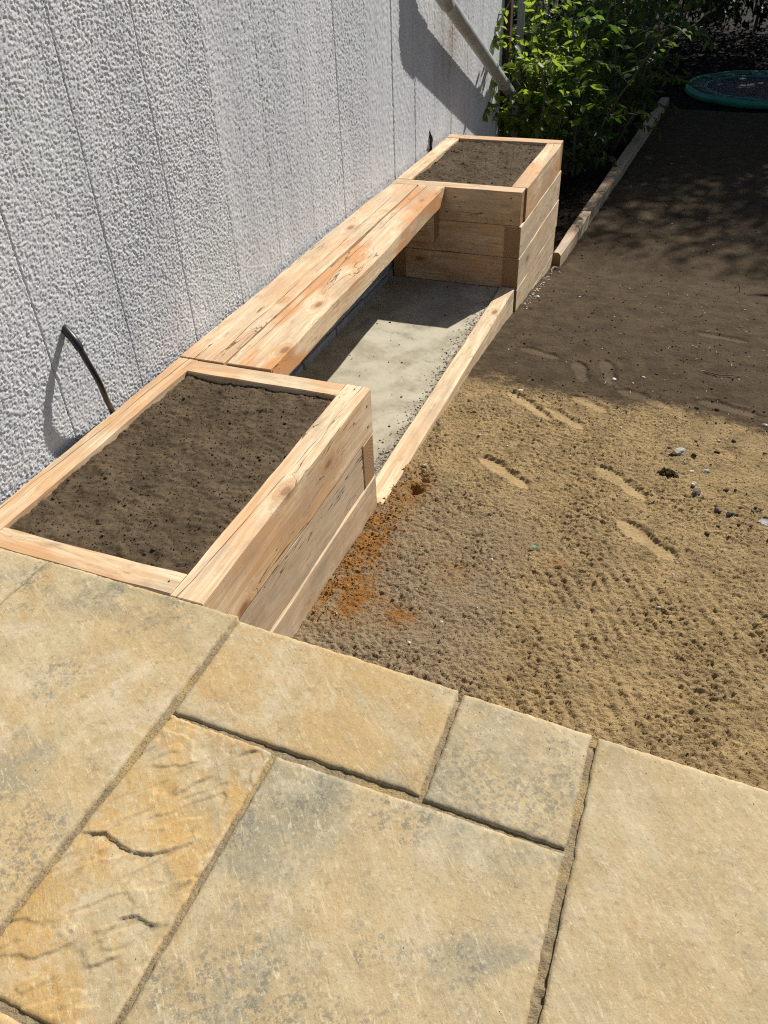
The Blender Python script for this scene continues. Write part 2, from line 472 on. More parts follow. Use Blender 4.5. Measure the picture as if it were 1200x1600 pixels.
WOOD = mat_wood(); STONE = mat_stone(); MORTAR = mat_mortar(); GROUND = mat_ground(); SOIL = mat_soil()
CONC = mat_concrete(); RENDER = mat_render()
PIPE = mat_simple('grey_pvc', (0.40, 0.41, 0.41), .42, (0.33, 0.34, 0.34), 8, .08, .002, .45)
BLACK = mat_simple('black_plastic', (0.012, 0.012, 0.013), .38, (0.02, 0.02, 0.02), 30, .15, .001, .5)
BROWN = mat_simple('dark_brown_timber', (0.070, 0.038, 0.024), .7, (0.045, 0.026, 0.018), 12, .4, .003)
PALEPVC = mat_simple('pale_pvc', (0.36, 0.37, 0.37), .45, (0.30, 0.31, 0.31), 6, .05, .001)
CORE = mat_simple('wall_core', (0.16, 0.16, 0.165), .9, (0.10, 0.10, 0.10), 30, .4, .004, .1)
PLINTH = mat_simple('grey_masonry_paint', (0.36, 0.36, 0.355), .8, (0.27, 0.27, 0.265), 14, .5, .003, .2)
SCREW = mat_simple('dark_screw', (0.02, 0.017, 0.015), .5, (0.03, 0.025, 0.02), 50, .2, .001)
BARK = mat_simple('shrub_bark', (0.16, 0.135, 0.105), .85, (0.085, 0.07, 0.055), 40, .7, .004, .15)
CHIP = mat_simple('bark_chips', (0.045, 0.030, 0.021), .9, (0.020, 0.014, 0.011), 25, .4, .003, .15)
LITTER = mat_simple('fallen_leaves', (0.026, 0.012, 0.009), .95, (0.012, 0.008, 0.007), 6, .3, .003, .2)
STRAW = mat_simple('straw_bits', (0.52, 0.43, 0.27), .8, (0.38, 0.30, 0.17), 20, .2, .001, .2)
CLOD = mat_simple('soil_crumbs', (0.104, 0.074, 0.046), .95, (0.062, 0.044, 0.027), 60, .7, .004, .1)
PEB = mat_simple('pale_pebble', (0.55, 0.50, 0.42), .7, (0.38, 0.33, 0.27), 40, .5, .003, .3)
DARKST = mat_simple('dark_flint', (0.125, 0.098, 0.075), .75, (0.075, 0.058, 0.045), 30, .5, .003, .4)
GRITM = mat_simple('concrete_grit', (0.42, 0.385, 0.32), .85, (0.24, 0.215, 0.175), 55, .5, .003, .2)
MOSSM = mat_simple('moss', (0.085, 0.075, 0.018), .95, (0.045, 0.035, 0.012), 60, .8, .005, .1)
GREENM = mat_simple('green_pad_vinyl', (0.030, 0.24, 0.16), .45, (0.024, 0.18, 0.125), 4, .2, .003, .4)
DGREEN = mat_simple('dark_pad_vinyl', (0.016, 0.050, 0.046), .5, (0.012, 0.038, 0.036), 4, .2, .003, .4)
MATM = mat_simple('woven_mat', (0.024, 0.027, 0.042), .6, (0.034, 0.037, 0.055), 2.5, .3, .001, .35)
STEEL = mat_simple('galvanised_steel', (0.42, 0.43, 0.44), .45, (0.32, 0.33, 0.34), 10, .1, .001, .5, .8)
LEAF1 = mat_leaf('sunlit_leaf', (0.085, 0.140, 0.020), (0.150, 0.215, 0.032), (0.34, 0.47, 0.045))  # lighter, yellower copy of the shrub leaf; sunlight put into its colour
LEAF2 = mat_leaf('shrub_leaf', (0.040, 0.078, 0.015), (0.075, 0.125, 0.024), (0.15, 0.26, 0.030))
LEAF3 = mat_leaf('tree_leaf', (0.035, 0.060, 0.016), (0.055, 0.085, 0.022), (0.05, 0.09, 0.016))
LEAF4 = mat_leaf('hedge_leaf', (0.018, 0.034, 0.011), (0.030, 0.048, 0.014), (0.012, 0.022, 0.006))
GRNLEAF = mat_simple('torn_green_leaf', (0.035, 0.20, 0.10), .5, (0.03, 0.14, 0.07), 30, .2, .002, .4)
ASHW = mat_simple('silvered_bark_shred', (0.46, 0.45, 0.43), .8, (0.22, 0.20, 0.18), 60, .5, .003, .2)

# ------------------------------------------------------------------ ground
GY = [0, 1.5, 2.3, 2.9, 3.55, 4.2, 4.85, 6, 10.3, 10.42, 20]
GZ = [.07, .045, -.025, -.066, -.134, -.21, -.31, -.31, -.3, -.35, -.36]
# footprints: toe xy, heel xy (in the order the photo shows them), depth
PRINTS = [((1.10, 2.40), (1.36, 2.17), .014), ((1.30, 2.29), (1.53, 2.12), .009), ((1.14, 1.70), (1.40, 1.51), .013),
          ((1.64, 1.80), (1.87, 1.60), .012), ((1.78, 1.42), (2.02, 1.23), .011),
          ((1.36, 2.90), (1.44, 2.66), .011), ((1.50, 2.98), (1.58, 2.68), .009), ((1.42, 2.47), (1.60, 2.34), .007),
          ((1.95, 3.62), (2.25, 3.55), .008), ((1.02, 2.98), (1.26, 2.90), .007), ((1.62, 2.62), (1.90, 2.50), .007), ((2.02, 2.62), (2.30, 2.55), .007)]

def ground_z(x, y, fine=True):
    x = np.asarray(x, float); y = np.asarray(y, float)
    z = np.interp(y, GY, GZ)
    z = z + .010*fbm(x*1.7, y*1.7, 3, 5) + .075*np.exp(-((x-.91)/.075)**2-((y-4.80)/.11)**2)
    # hollow under the slab and planters
    hol = (1-sst(.775, .825, x))*(1-sst(4.70, 4.76, y))
    bed = (1-sst(.86, .98, x))*sst(4.70, 4.78, y)
    flat = np.zeros_like(z)
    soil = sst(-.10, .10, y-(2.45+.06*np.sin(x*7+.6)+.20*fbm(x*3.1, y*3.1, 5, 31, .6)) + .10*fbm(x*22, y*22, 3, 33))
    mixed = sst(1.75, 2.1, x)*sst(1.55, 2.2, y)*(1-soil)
    if fine:
        sm = np.zeros_like(z); dz = np.zeros_like(z)
        for (a, b, d) in PRINTS:
            ax, ay = a; bx, by = b
            L = math.hypot(bx-ax, by-ay); ux, uy = (bx-ax)/L, (by-ay)/L
            s = ((x-ax)*ux+(y-ay)*uy)/L; w = -(x-ax)*uy+(y-ay)*ux
            near = (s > -.4) & (s < 1.4) & (np.abs(w) < .16)
            hw = .052*(1-.24*np.exp(-((s-.60)/.15)**2))*(1-.14*s)*np.sqrt(np.clip(1-(np.abs(2*s-1))**3.4, 0, 1))+1e-6
            hw = hw + .004*vnoise(x*30, y*30, 3)
            m = np.where(near & (s > 0) & (s < 1), sst(-.002, .018, hw-np.abs(w)), 0)
            rim = np.where(near & (s > -.12) & (s < 1.12), np.exp(-((np.abs(w)-hw-.012)/.014)**2), 0)
            tread = .0022*np.sin(s*L*2*np.pi/.016+2*vnoise(x*40, y*40, 4))*(np.abs(w) < hw*.85)
            dz = dz - m*d*1.15*(.12+.88*np.clip(.5+.5*w/hw, 0, 1)**.8) + m*tread + rim*.004*(w > 0)
            sm = np.maximum(sm, m)
        flat = sm
        # crumbly relief
        wx = x+.012*vnoise(x*18, y*18, 41); wy = y+.012*vnoise(x*18+9, y*18, 42)
        cr3 = vnoise(wx*24, wy*24, 9)
        crumb = .0046*grains(wx*60, wy*60, 7, .8)+.0090*grains(wx*92, wy*92, 8, 1.0)+.0075*grains(wx*140, wy*140, 18, 1.0)+.0030*cr3-.011
        rough = (1-.72*sm)*(1-.62*soil)*(1-.45*mixed)
        rough = rough*(.75+.5*sst(-.4, .4, fbm(x*4, y*4, 2, 61)))
        # roller / rake ridges: lower right and along the edge of the patio
        rm = sst(1.35, 1.75, x)*(1-sst(1.05, 1.35, y))*sst(-.25, .25, fbm(x*2.6, y*2.6, 2, 71)+.12)*(1-sm)
        ph = (x*.86+y*.52)*2*np.pi/.046 + 3.2*fbm(x*5, y*5, 3, 73)
        dz = dz + rm*.0036*np.sin(ph)*(.45+.9*np.clip(fbm(x*7+3, y*7, 2, 78)+.35, 0, 1))
        rm2 = np.exp(-(((x-1.35)/.22)**2+((y-2.0)/.16)**2))+np.exp(-(((x-1.55)/.12)**2+((y-1.72)/.10)**2))
        dz = dz + rm2*.0022*np.sin((x*.35+y*.94)*2*np.pi/.034 + fbm(x*9, y*9, 2, 75))*(1-sm)
        for hx, hy, hr, hd in ((.945, 1.355, .026, .06), (.925, 1.48, .035, .022), (.955, 1.44, .02, .03)):
            dz = dz - hd*np.exp(-(((x-hx)**2+(y-hy)**2)/hr**2))
        far = 1-.5*sst(4, 8, y)
        z = z + dz + crumb*rough*far
        # small slump where soil meets timber
        z = z + .012*np.exp(-((x-.86)/.03)**2)*vnoise(x*8, y*9, 77)
    z = z*(1-hol) + (-.42)*hol
    zb = -.33 + .03*fbm(x*6, y*6, 3, 81) + .01*np.abs(vnoise(x*40, y*40, 82))
    z = z*(1-bed) + zb*bed
    return z, soil, flat, mixed, bed, hol

def axis(parts):
    out = []
    for a, b, s in parts:
        n = max(1, int(round((b-a)/s)))
        out += list(a+(b-a)*np.arange(n)/n)
    out.append(parts[-1][1])
    return np.array(out)

gx = axis([(-60, -12, 8), (-12, -2, 1.2), (-2, .70, .12), (.70, .84, .02), (.84, 2.44, .0052), (2.44, 3.3, .013), (3.3, 3.6, .05), (3.6, 9, .5), (9, 60, 6)])
gy = axis([(-40, -6, 6), (-6, -.3, .6), (-.3, .28, .05), (.28, 2.6, .0048), (2.6, 3.2, .007), (3.2, 4.9, .011), (4.9, 7.5, .022), (7.5, 11, .035), (11, 16, .12), (16, 22, .6), (22, 90, 8)])
X, Y = np.meshgrid(gx, gy, indexing='ij')
Z, soilm, flatm, mixm, bedm, holm = ground_z(X, Y)
rustm = np.zeros_like(X)
for cx, cy, sx, sy, a in ((.93, 1.32, .08, .16, .9), (.88, .95, .11, .26, 1.2), (.93, .66, .13, .14, 1.2), (1.14, .62, .07, .06, 1.2), (1.25, .9, .12, .07, .6), (1.61, 1.07, .05, .04, .6), (1.40, .78, .04, .03, .4), (.97, 1.12, .06, .1, .4)):
    rustm = np.maximum(rustm, a*np.exp(-(((X-cx)/sx)**2+((Y-cy)/sy)**2)))
rustm = np.clip(rustm*(1+1.6*fbm(X*14, Y*14, 4, 91))-.12, 0, 1)
greys = np.clip(sst(.25, .0, np.abs(X-1.1)-.25)*sst(1.7, .9, Y)+.35*fbm(X*2, Y*2, 2, 95), 0, 1)*.85
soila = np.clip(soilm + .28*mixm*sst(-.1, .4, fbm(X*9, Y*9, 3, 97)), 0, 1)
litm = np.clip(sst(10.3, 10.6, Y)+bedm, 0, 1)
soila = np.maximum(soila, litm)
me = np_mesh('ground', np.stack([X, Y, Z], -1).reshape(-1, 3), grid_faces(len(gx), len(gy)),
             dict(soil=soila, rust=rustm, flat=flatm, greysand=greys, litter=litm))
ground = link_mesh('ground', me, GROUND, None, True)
tag(ground, 'raked sand turning to dark topsoil beyond the paving', kind='structure')

# concrete pad under the bench
cx_ = axis([(-.03, .765, .012)]); cy_ = axis([(1.195, 3.607, .014)])
CX, CY = np.meshgrid(cx_, cy_, indexing='ij')
gritw = .055 + .05*fbm(CY*3, CX*3, 3, 103) + .05*sst(2.4, 1.2, CY)
grit = sst(.0, .05, CX-(.755-gritw)+.03*fbm(CX*25, CY*25, 2, 107))
edgew = sst(.10, .02, CX + .05*fbm(CY*5, CX*5, 2, 109))
CZ = .0015*fbm(CX*7, CY*7, 3, 101) + grit*.006*np.abs(vnoise(CX*60, CY*60, 104)) - .004*grit
V = np.stack([CX, CY, CZ], -1).reshape(-1, 3)
pad = link_mesh('concrete_floor', np_mesh('concrete_floor', V, grid_faces(len(cx_), len(cy_)), dict(grit=np.clip(grit+.0*edgew, 0, 1))), CONC, None, True)
tag(pad, 'bare concrete floor under the timber bench', kind='structure')

# ------------------------------------------------------------------ paving
patio = MB()
patio.box((-.035, -3.2, -.35), (4.4, -.11, .553))
po = patio.build('patio', MORTAR)
tag(po, 'sandstone patio with mortar joints', kind='structure')
# mortar that fills the joints, slightly uneven
jx = axis([(-.03, .9, .03), (.9, 2.6, .0085), (2.6, 4.39, .1)]); jy = axis([(-3.19, -1.1, .1), (-1.1, -.028, .0085)])
JX, JY = np.meshgrid(jx, jy, indexing='ij')
JZ = .5935 + .003*fbm(JX*30, JY*30, 3, 121) + .003*fbm(JX*6, JY*6, 2, 122)
rough_j = np.exp(-((JX-1.862)/.03)**2)*sst(-.45, -.55, JY)
JZ = JZ - .012*np.clip(rough_j*(.3+fbm(JX*45, JY*45, 3, 125)*1.6), -.2, 1)
JY = np.minimum(JY, np.interp(JX, [0, .95, 1.55, 1.87, 2.5], [-.008, -.030, -.060, -.082, -.105]))
JZ = JZ - .012*sst(-.03, .0, JY-np.interp(JX, [0, .95, 1.55, 1.87, 2.5], [-.008, -.030, -.060, -.082, -.105]))
JZ[:, -1] = .545
jm = link_mesh('mortar', np_mesh('mortar', np.stack([JX, JY, JZ], -1).reshape(-1, 3), grid_faces(len(jx), len(jy))), MORTAR, po, True)

def slab(c, seed, gold, grey, pale, ang, ledge=0.0, res=.0075, amp=.0016, label=None, chip=(), ledges=(), edge_y=9.0):
    """c: four corners (front-left, front-right, back-right, back-left) in plan"""
    c = np.array(c, float)+np.array([(-.0042,-.0045),(.0042,-.0045),(.0042,.0015),(-.0042,.0015)])
    L = max(np.linalg.norm(c[1]-c[0]), .05); W_ = max(np.linalg.norm(c[3]-c[0]), .05)
    nu = max(4, int(L/res)); nv = max(4, int(W_/res))
    u = np.linspace(0, 1, nu); v = np.linspace(0, 1, nv)
    U, Vv = np.meshgrid(u, v, indexing='ij')
    P = (c[0]*((1-U)*(1-Vv))[..., None] + c[1]*(U*(1-Vv))[..., None] + c[2]*(U*Vv)[..., None] + c[3]*((1-U)*Vv)[..., None])
    x, y = P[..., 0], P[..., 1]
    e = np.minimum.reduce([U*L, (1-U)*L, Vv*W_, (1-Vv)*W_])
    eb = np.clip(1-e/.02, 0, 1)
    wob = .0035*fbm(x*26, y*26, 3, seed)+.002*fbm(x*70, y*70, 2, seed+1)
    ctr = c.mean(0)
    dirx = np.sign(U-.5)*((np.minimum(U, 1-U)*L) < .02)*eb; diry = np.sign(Vv-.5)*((np.minimum(Vv, 1-Vv)*W_) < .02)*eb
    x2 = x + wob*dirx - .001*dirx; y2 = y + wob*diry*np.where(Vv > .5, 1, 1) - .001*diry
    z = amp*fbm(x*7, y*7, 4, seed+3)*1.6 + .0006*fbm(x*45, y*45, 3, seed+4)
    if ledge:
        ca, sa = math.cos(ang), math.sin(ang)
        q1, q2 = x*ca+y*sa, -x*sa+y*ca
        f = fbm(q1*2.6+.25*fbm(x*9, y*9, 2, seed+9), q2*6.5, 4, seed+7)*3.0
        st = np.floor(f); fr = f-st
        z = z + ledge*((st+sst(.86, 1.0, fr))-f*.55)*.5 + ledge*.18*fbm(q1*9, q2*30, 3, seed+8)
    for (pl, hgt, dec) in ledges:
        best = np.full(x.shape, 9.0); sd_ = np.zeros(x.shape); tt = np.zeros(x.shape); m_ = len(pl)-1
        xw = x+.006*fbm(x*40, y*40, 2, 77); yw = y+.006*fbm(x*40+5, y*40, 2, 78)
        for i in range(m_):
            (ax, ay), (bx_, by_) = pl[i], pl[i+1]
            dx, dy = bx_-ax, by_-ay; l2 = dx*dx+dy*dy
            tq = np.clip(((xw-ax)*dx+(yw-ay)*dy)/l2, 0, 1)
            dd = np.hypot(xw-ax-tq*dx, yw-ay-tq*dy)
            cr_ = dx*(yw-ay)-dy*(xw-ax)
            k_ = dd < best
            best = np.where(k_, dd, best); sd_ = np.where(k_, np.sign(cr_), sd_); tt = np.where(k_, (i+tq)/m_, tt)
        tp_ = np.clip(np.minimum(tt, 1-tt)*5, 0, 1)
        sid = np.clip(.5+.5*sd_*best/.0018, 0, 1)
        z = z + hgt*tp_*(sid*np.exp(-best/dec)-(1-sid)*.35*np.exp(-best/(dec*.5)))
    rnd = np.clip(1-e/.008, 0, 1)
    z = z - .0028*rnd**2 - .002*rnd*np.abs(vnoise(x*55, y*55, seed+5))
    for (hx, hy, hr, hd) in chip:
        z = z - hd*sst(1.0, .55, np.hypot(x-hx, y-hy)/hr + .35*vnoise(x*60, y*60, seed+6))
    z = .6005+z
    top = np.stack([x2, y2, z], -1).reshape(-1, 3)
    F = grid_faces(nu, nv)
    idx = np.arange(nu*nv).reshape(nu, nv)
    ring = np.concatenate([idx[:, 0], idx[-1, 1:], idx[-2::-1, -1], idx[0, -2:0:-1]])
    low = top[ring].copy(); low[:, 2] = .5535
    b0 = len(top); n = len(ring)
    k = np.arange(n); k2 = (k+1) % n
    SF = np.stack([ring[k], b0+k, b0+k2, ring[k2]], -1)
    allv = np.concatenate([top, low]) - np.array([ctr[0], ctr[1], 0])
    o = link_mesh('paving_slab', np_mesh('paving_slab', allv, np.concatenate([F, SF])), STONE, po, True)
    o.location = (ctr[0], ctr[1], 0)
    o['seed'] = float(seed); o['gold'] = gold; o['grey'] = grey; o['pale'] = pale; o['ang'] = ang; o['edge_y'] = edge_y
    if label: o['label'] = label
    return o

def q(x0, x1, y0, y1a, y1b=None):
    y1b = y1a if y1b is None else y1b
    return [(x0, y0), (x1, y0), (x1, y1b), (x0, y1a)]

LEDGES = [([(.926, -.649), (.961, -.633), (.991, -.621), (1.029, -.63), (1.064, -.637), (1.108, -.626), (1.143, -.6), (1.165, -.576)], .0048, .07),
          ([(1.001, -.705), (1.0, -.664), (1.014, -.641)], .004, .03), ([(1.067, -.508), (1.098, -.47), (1.132, -.422)], .0035, .05),
          ([(1.101, -.833), (1.106, -.803), (1.122, -.749), (1.148, -.736), (1.185, -.74), (1.205, -.707)], .0042, .06), ([(.935, -.345), (.961, -.332), (.974, -.312)], .004, .03),
          ([(1.035, -.803), (1.059, -.8)], .003, .015), ([(1.108, -.851), (1.136, -.824), (1.159, -.801)], .004, .03), ([(1.19, -.672), (1.206, -.643), (1.218, -.605)], .0035, .03),
          ([(1.157, -.37), (1.175, -.352), (1.194, -.342)], .003, .02), ([(.945, -.88), (1.02, -.86), (1.08, -.80)], .003, .06), ([(.98, -.46), (1.05, -.44), (1.10, -.39)], .0025, .06)]
slab([(-.02, -.60), (.282, -.60), (.318, .009), (-.02, .010)], 3, .05, .9, .6, .5, label='grey weathered paving slab in the corner by the wall')
slab([(.290, -1.05), (.905, -1.05), (.938, -.004), (.326, .010)], 41, .35, .85, .9, .55, amp=.002, edge_y=.36, label='long pale slab with dark lichen along its planter edge')
slab([(.958, -.318), (1.548, -.324), (1.546, -.044), (.957, -.018)], 13, .55, .5, .8, .7, label='oblong buff slab with an orange bloom beside the sand')
slab([(1.567, -.332), (1.851, -.338), (1.855, -.064), (1.567, -.049)], 17, .1, .75, .5, .6, label='smallest square slab, grey spots along its right side')
slab([(1.876, -1.25), (2.49, -1.25), (2.49, -.088), (1.875, -.067)], 23, .25, .25, .5, .9, amp=.0012, label='large smooth buff slab at the right')
slab([(.928, -.930), (1.208, -.934), (1.216, -.338), (.956, -.328)], 29, .85, .14, .9, .75, ledge=.0055, res=.003, ledges=LEDGES, label='golden riven slab with stepped ridges')
slab([(1.226, -1.02), (1.848, -1.02), (1.850, -.352), (1.234, -.345)], 37, .22, .85, .7, .85, amp=.0018, label='large square buff slab with grey patches')
slab(q(.928, 1.208, -1.56, -.95), 43, .5, .3, .5, .6, res=.012)
for i, (x0, x1, y0, y1) in enumerate([(-.02, .275, -1.2, -.61), (-.02, .905, -1.85, -1.215), (.29, .905, -1.205, -1.06), (1.22, 1.85, -1.65, -1.03), (.92, 1.85, -2.3, -1.665), (-.02, .905, -2.6, -1.86),
                                      (1.865, 2.78, -1.88, -1.265), (2.50, 3.1, -.68, -.09), (2.505, 3.4, -1.25, -.69), (3.115, 3.7, -.68, -.09), (2.795, 3.4, -1.88, -1.265), (3.415, 4.3, -1.25, -.69), (1.865, 2.78, -2.6, -1.9), (2.795, 4.0, -2.6, -1.9), (3.415, 4.3, -1.88, -1.265), (3.715, 4.3, -.68, -.09)]):
    slab(q(x0, x1, y0, y1), 201+i*7, random.uniform(.1, .6), random.uniform(.2, .7), .6, random.uniform(.3, 1), res=.035)

# ------------------------------------------------------------------ house wall
wall = empty('house_wall', (0, 0, 0))
tag(wall, 'white roughcast house wall with fine vertical joints', 'wall')
WX = -.030
PW = .397
PY0 = .578
ends = [PY0+PW*k for k in range(-9, 15)] + [6.40]
JST = {9: .7, 10: .5, 11: .7, 12: .25, 15: 1.0, 17: .9, 18: .8, 20: .7, 21: .4}
def wall_panel(y0, y1, seed):
    mid = (y0+y1)/2
    fs = .0034 if .1 < mid < 1.6 else (.0052 if 1.6 <= mid < 3.4 else (.0085 if mid >= 3.4 else .05))
    ytop = 1.5 if mid < .6 else 1.95
    gap = .0007
    ny = max(4, int((y1-y0-2*gap)/fs)); ys = np.linspace(y0+gap, y1-gap, ny)
    zs = axis([(.02, .44, .06), (.44, ytop, fs), (ytop, 2.9, .10)])
    A, B = np.meshgrid(ys, zs, indexing='ij')
    sy, sz = A*140, B*140
    wx = sy+.55*vnoise(sy*.4, sz*.4, 131); wz = sz+.55*vnoise(sy*.4+7, sz*.4, 132)
    h = .5*vnoise(wx, wz*1.12, 133)+.36*vnoise(wx*1.75, wz*1.9, 134)+.16*vnoise(wx*3.3, wz*3.3, 135)
    g1 = grains(wx*1.02, wz*1.12, 141, .9); g2 = grains(wx*1.9+3, wz*1.9, 142, .9)
    h = np.clip(h*.75+.75*g1+.40*g2-.42, -.5, 1.0)
    far = sst(3.4, 5.5, A)
    amp = .0054*(.95+.30*fbm(A*2.2, B*1.1, 2, 137))*(1-.25*far)
    x = WX + amp*h
    e = np.minimum(A-y0, y1-A)
    depth = .5+.5*vnoise(np.full_like(B, seed*1.7), B*2.1, 139)
    sl = JST.get(seed, .10); sr = JST.get(seed+1, .10)
    gs_ = np.where(A-y0 < y1-A, sl, sr)
    x = x - .0065*sst(.0045, .0, e)*gs_*np.clip(.4+depth*1.2, 0, 1)
    st = np.exp(-(((A-4.95)/.34)**2))*sst(.75, 1.25, B)*(.6+.6*fbm(A*9, B*1.3, 3, 141)) + .45*np.exp(-(((A-5.75)/.35)**2))*sst(.5, .9, B)*(.3+fbm(A*14, B*1.5, 3, 143))  # brown stain by the pipe; second patch browns the wall further along
    me = np_mesh('wall_panel', np.stack([x, A, B], -1).reshape(-1, 3), grid_faces(ny, len(zs)), dict(stain_tone=np.clip(st, 0, 1), hgt=h))
    # back edges so the panel has thickness
    return link_mesh('wall_panel', me, RENDER, wall, False)
for k in range(len(ends)-1):
    wall_panel(ends[k], ends[k+1], k)
b = MB(); b.box((-.30, -3.0, -.5), (WX-.014, 6.398, 2.9)); b.build('wall_core', CORE, wall)
# painted plinth blocks showing below the bench
yb = 1.25
k = 0
while yb < 3.6:
    L = .44+.02*math.sin(k*3.1)
    m = MB(); y1 = min(yb+L, 3.62)
    m.box((WX-.012, yb, .052+.006*math.sin(k*2)), (-.021+.002*math.sin(k*5), y1-.007, .30)); m.build('block', PLINTH, wall)
    m = MB(); z1 = .040+.008*math.sin(k*4+1)
    m.box((WX-.012, yb+.12, -.02), (-.012+.003*math.sin(k*7), y1+.11-.012, z1)); m.build('block', PLINTH, wall)
    yb = y1; k += 1

# ------------------------------------------------------------------ timber boards
def board(name, parent, p0, p1, w0, w1, h, seed, tone=.75, orange=.4, grey=.2, crack=1.0, shake=9.0, slope=0.0, cham=(.003, .003, .003, .003), wav=0.0, n=18):
    """board from p0 to p1 (mid-line of its section), width w0->w1 across, height h; its own X runs along it"""
    p0 = Vector(p0); p1 = Vector(p1)
    d = p1-p0; L = d.length
    rz = math.atan2(d.y, d.x)
    rr = np.random.default_rng(int(seed*13)+1)
    st = np.concatenate([[0, .003], np.linspace(0, L, n)[1:-1], [L-.003, L]])
    V = []; F = []
    ph = rr.uniform(0, 6.28, 8)
    for i, s in enumerate(st):
        f = s/L
        w = (w0+(w1-w0)*f)/2; hh = h/2
        endk = .0022 if i in (0, len(st)-1) else 0
        j = [.0011*math.sin(s*9+ph[k])+.0007*math.sin(s*23+ph[k+4]) for k in range(4)]
        yl, yr = -w+j[0]+endk, w+j[1]-endk
        zb, zt = -hh+j[2]*.5+endk, hh+j[3]*.5-endk
        c = []
        for k in range(4):
            v = cham[k]
            if v > .005:
                v = max(.0025, v*(.5+.55*math.sin(s*3.3+ph[k])+.35*math.sin(s*7.7+ph[k+2])))
            c.append(v+abs(.0012*math.sin(s*17+ph[k])))
        # section, order: bottom-left .. counter-clockwise seen from +X ; chamfers: 0 bottom-left 1 bottom-right 2 top-right 3 top-left
        sec = [(yl+c[0], zb), (yr-c[1], zb), (yr, zb+c[1]), (yr, zt-c[2]), (yr-c[2], zt), (yl+c[3], zt), (yl, zt-c[3]), (yl, zb+c[0])]
        for (y, z) in sec: V.append((s-L/2, y, z))
    m = len(st)
    for i in range(m-1):
        for k in range(8):
            a = i*8+k; b2 = i*8+(k+1) % 8
            F.append((a, b2, b2+8, a+8))
    F = [tuple(reversed(f)) for f in F]
    F.append(tuple(range(8))); F.append(tuple((m-1)*8+k for k in range(8))[::-1])
    me = bpy.data.meshes.new(name)
    me.from_pydata(V, [], F)
    bm = bmesh.new(); bm.from_mesh(me); bmesh.ops.recalc_face_normals(bm, faces=bm.faces); bm.to_mesh(me); bm.free()
    o = link_mesh(name, me, WOOD, parent)
    mid = (p0+p1)/2
    pl = parent.location if parent is not None else Vector((0, 0, 0))
    o.location = mid-Vector(pl); o.rotation_euler = (0, -math.asin(d.z/L), rz)
    o['seed'] = float(seed); o['tone'] = tone; o['orange'] = orange; o['grey'] = grey; o['crack'] = crack; o['shake'] = float(shake); o['shake_slope'] = float(slope)
    return o

_s = [1.0]
def by(parent, x0, x1, y0, y1, z0, z1, name='sleeper', **k):
    """board running along y"""
    _s[0] += 1.37
    return board(name, parent, ((x0+x1)/2, y0, (z0+z1)/2), ((x0+x1)/2, y1, (z0+z1)/2), x1-x0, x1-x0, z1-z0-.0016, k.pop('seed', _s[0]), **k)
def bx(parent, x0, x1, y0, y1, z0, z1, name='sleeper', **k):
    _s[0] += 1.37
    return board(name, parent, (x0, (y0+y1)/2, (z0+z1)/2), (x1, (y0+y1)/2, (z0+z1)/2), y1-y0, y1-y0, z1-z0-.0016, k.pop('seed', _s[0]), **k)

def screws(parent, pts, nrm, r=.0045):
    """sunk screw heads, each with a split"""
    n = Vector(nrm); a = n.orthogonal().normalized(); b2 = n.cross(a)
    pl = Vector(parent.location)
    for p in pts:
        m = MB()
        c = Vector(p)-pl
        ring = [c+n*.0012+(a*math.cos(t)+b2*math.sin(t))*r*random.uniform(.75, 1.2) for t in [k*math.pi/4 for k in range(8)]]
        m.add([tuple(v) for v in ring]+[tuple(v-n*.004) for v in ring], [tuple(range(8))]+[(k, k+8, (k+1) % 8+8, (k+1) % 8) for k in range(8)])
        m.build('screw', SCREW, parent)

# near planter
PA = empty('raised_planter', (.416, .6, 0))
tag(PA, 'long oak sleeper planter full of soil in front, touching the paving', 'planter', 'oak planters against the wall')
W = .832
by(PA, .732, W, .003, 1.196, .4, .6, tone=.98, orange=.45, grey=.12, crack=1.5, seed=4.3, shake=.004, slope=-.04)
by(PA, .0, .088, .006, 1.194, .4, .6, tone=.90, orange=.5, grey=.12, crack=1.3, seed=9.1, shake=.012, slope=-.03)
bx(PA, .0895, .7305, .008, .092, .402, .599, tone=.82, orange=.55, grey=.12, crack=.3, seed=12.6)
bx(PA, .0895, .7305, 1.102, 1.192, .402, .599, tone=.88, orange=.55, grey=.05, crack=.5, seed=16.2)
by(PA, .732, W-.004, .108, 1.090, .2, .399, tone=.76, orange=.12, grey=.85, crack=1.2, seed=21.4)
by(PA, .0, .09, .108, 1.090, .2, .399)
bx(PA, .0, W-.001, .010, .106, .2, .399, tone=.8)
bx(PA, .0, W-.001, 1.093, 1.193, .2, .399, tone=.75, orange=.2)
by(PA, .732, W+.001, .008, 1.195, .0, .199, tone=.80, orange=.1, grey=.55, crack=.6, seed=27.3)
by(PA, .0, .09, .008, 1.195, .0, .199)
bx(PA, .092, .73, 1.098, 1.193, .0, .199, tone=.7, orange=.2)
bx(PA, .092, .73, .010, .104, .0, .199)
by(PA, .732, W, .008, 1.194, -.2, -.001, tone=.7, grey=.6)
screws(PA, [(W, 1.15, .545), (W, 1.15, .455), (W, 1.16, .145), (W, 1.14, .06), (W, .97, .07)], (1, 0, 0))
screws(PA, [(.78, 1.165, .6), (.70, .05, .599)], (0, 0, 1), .003)

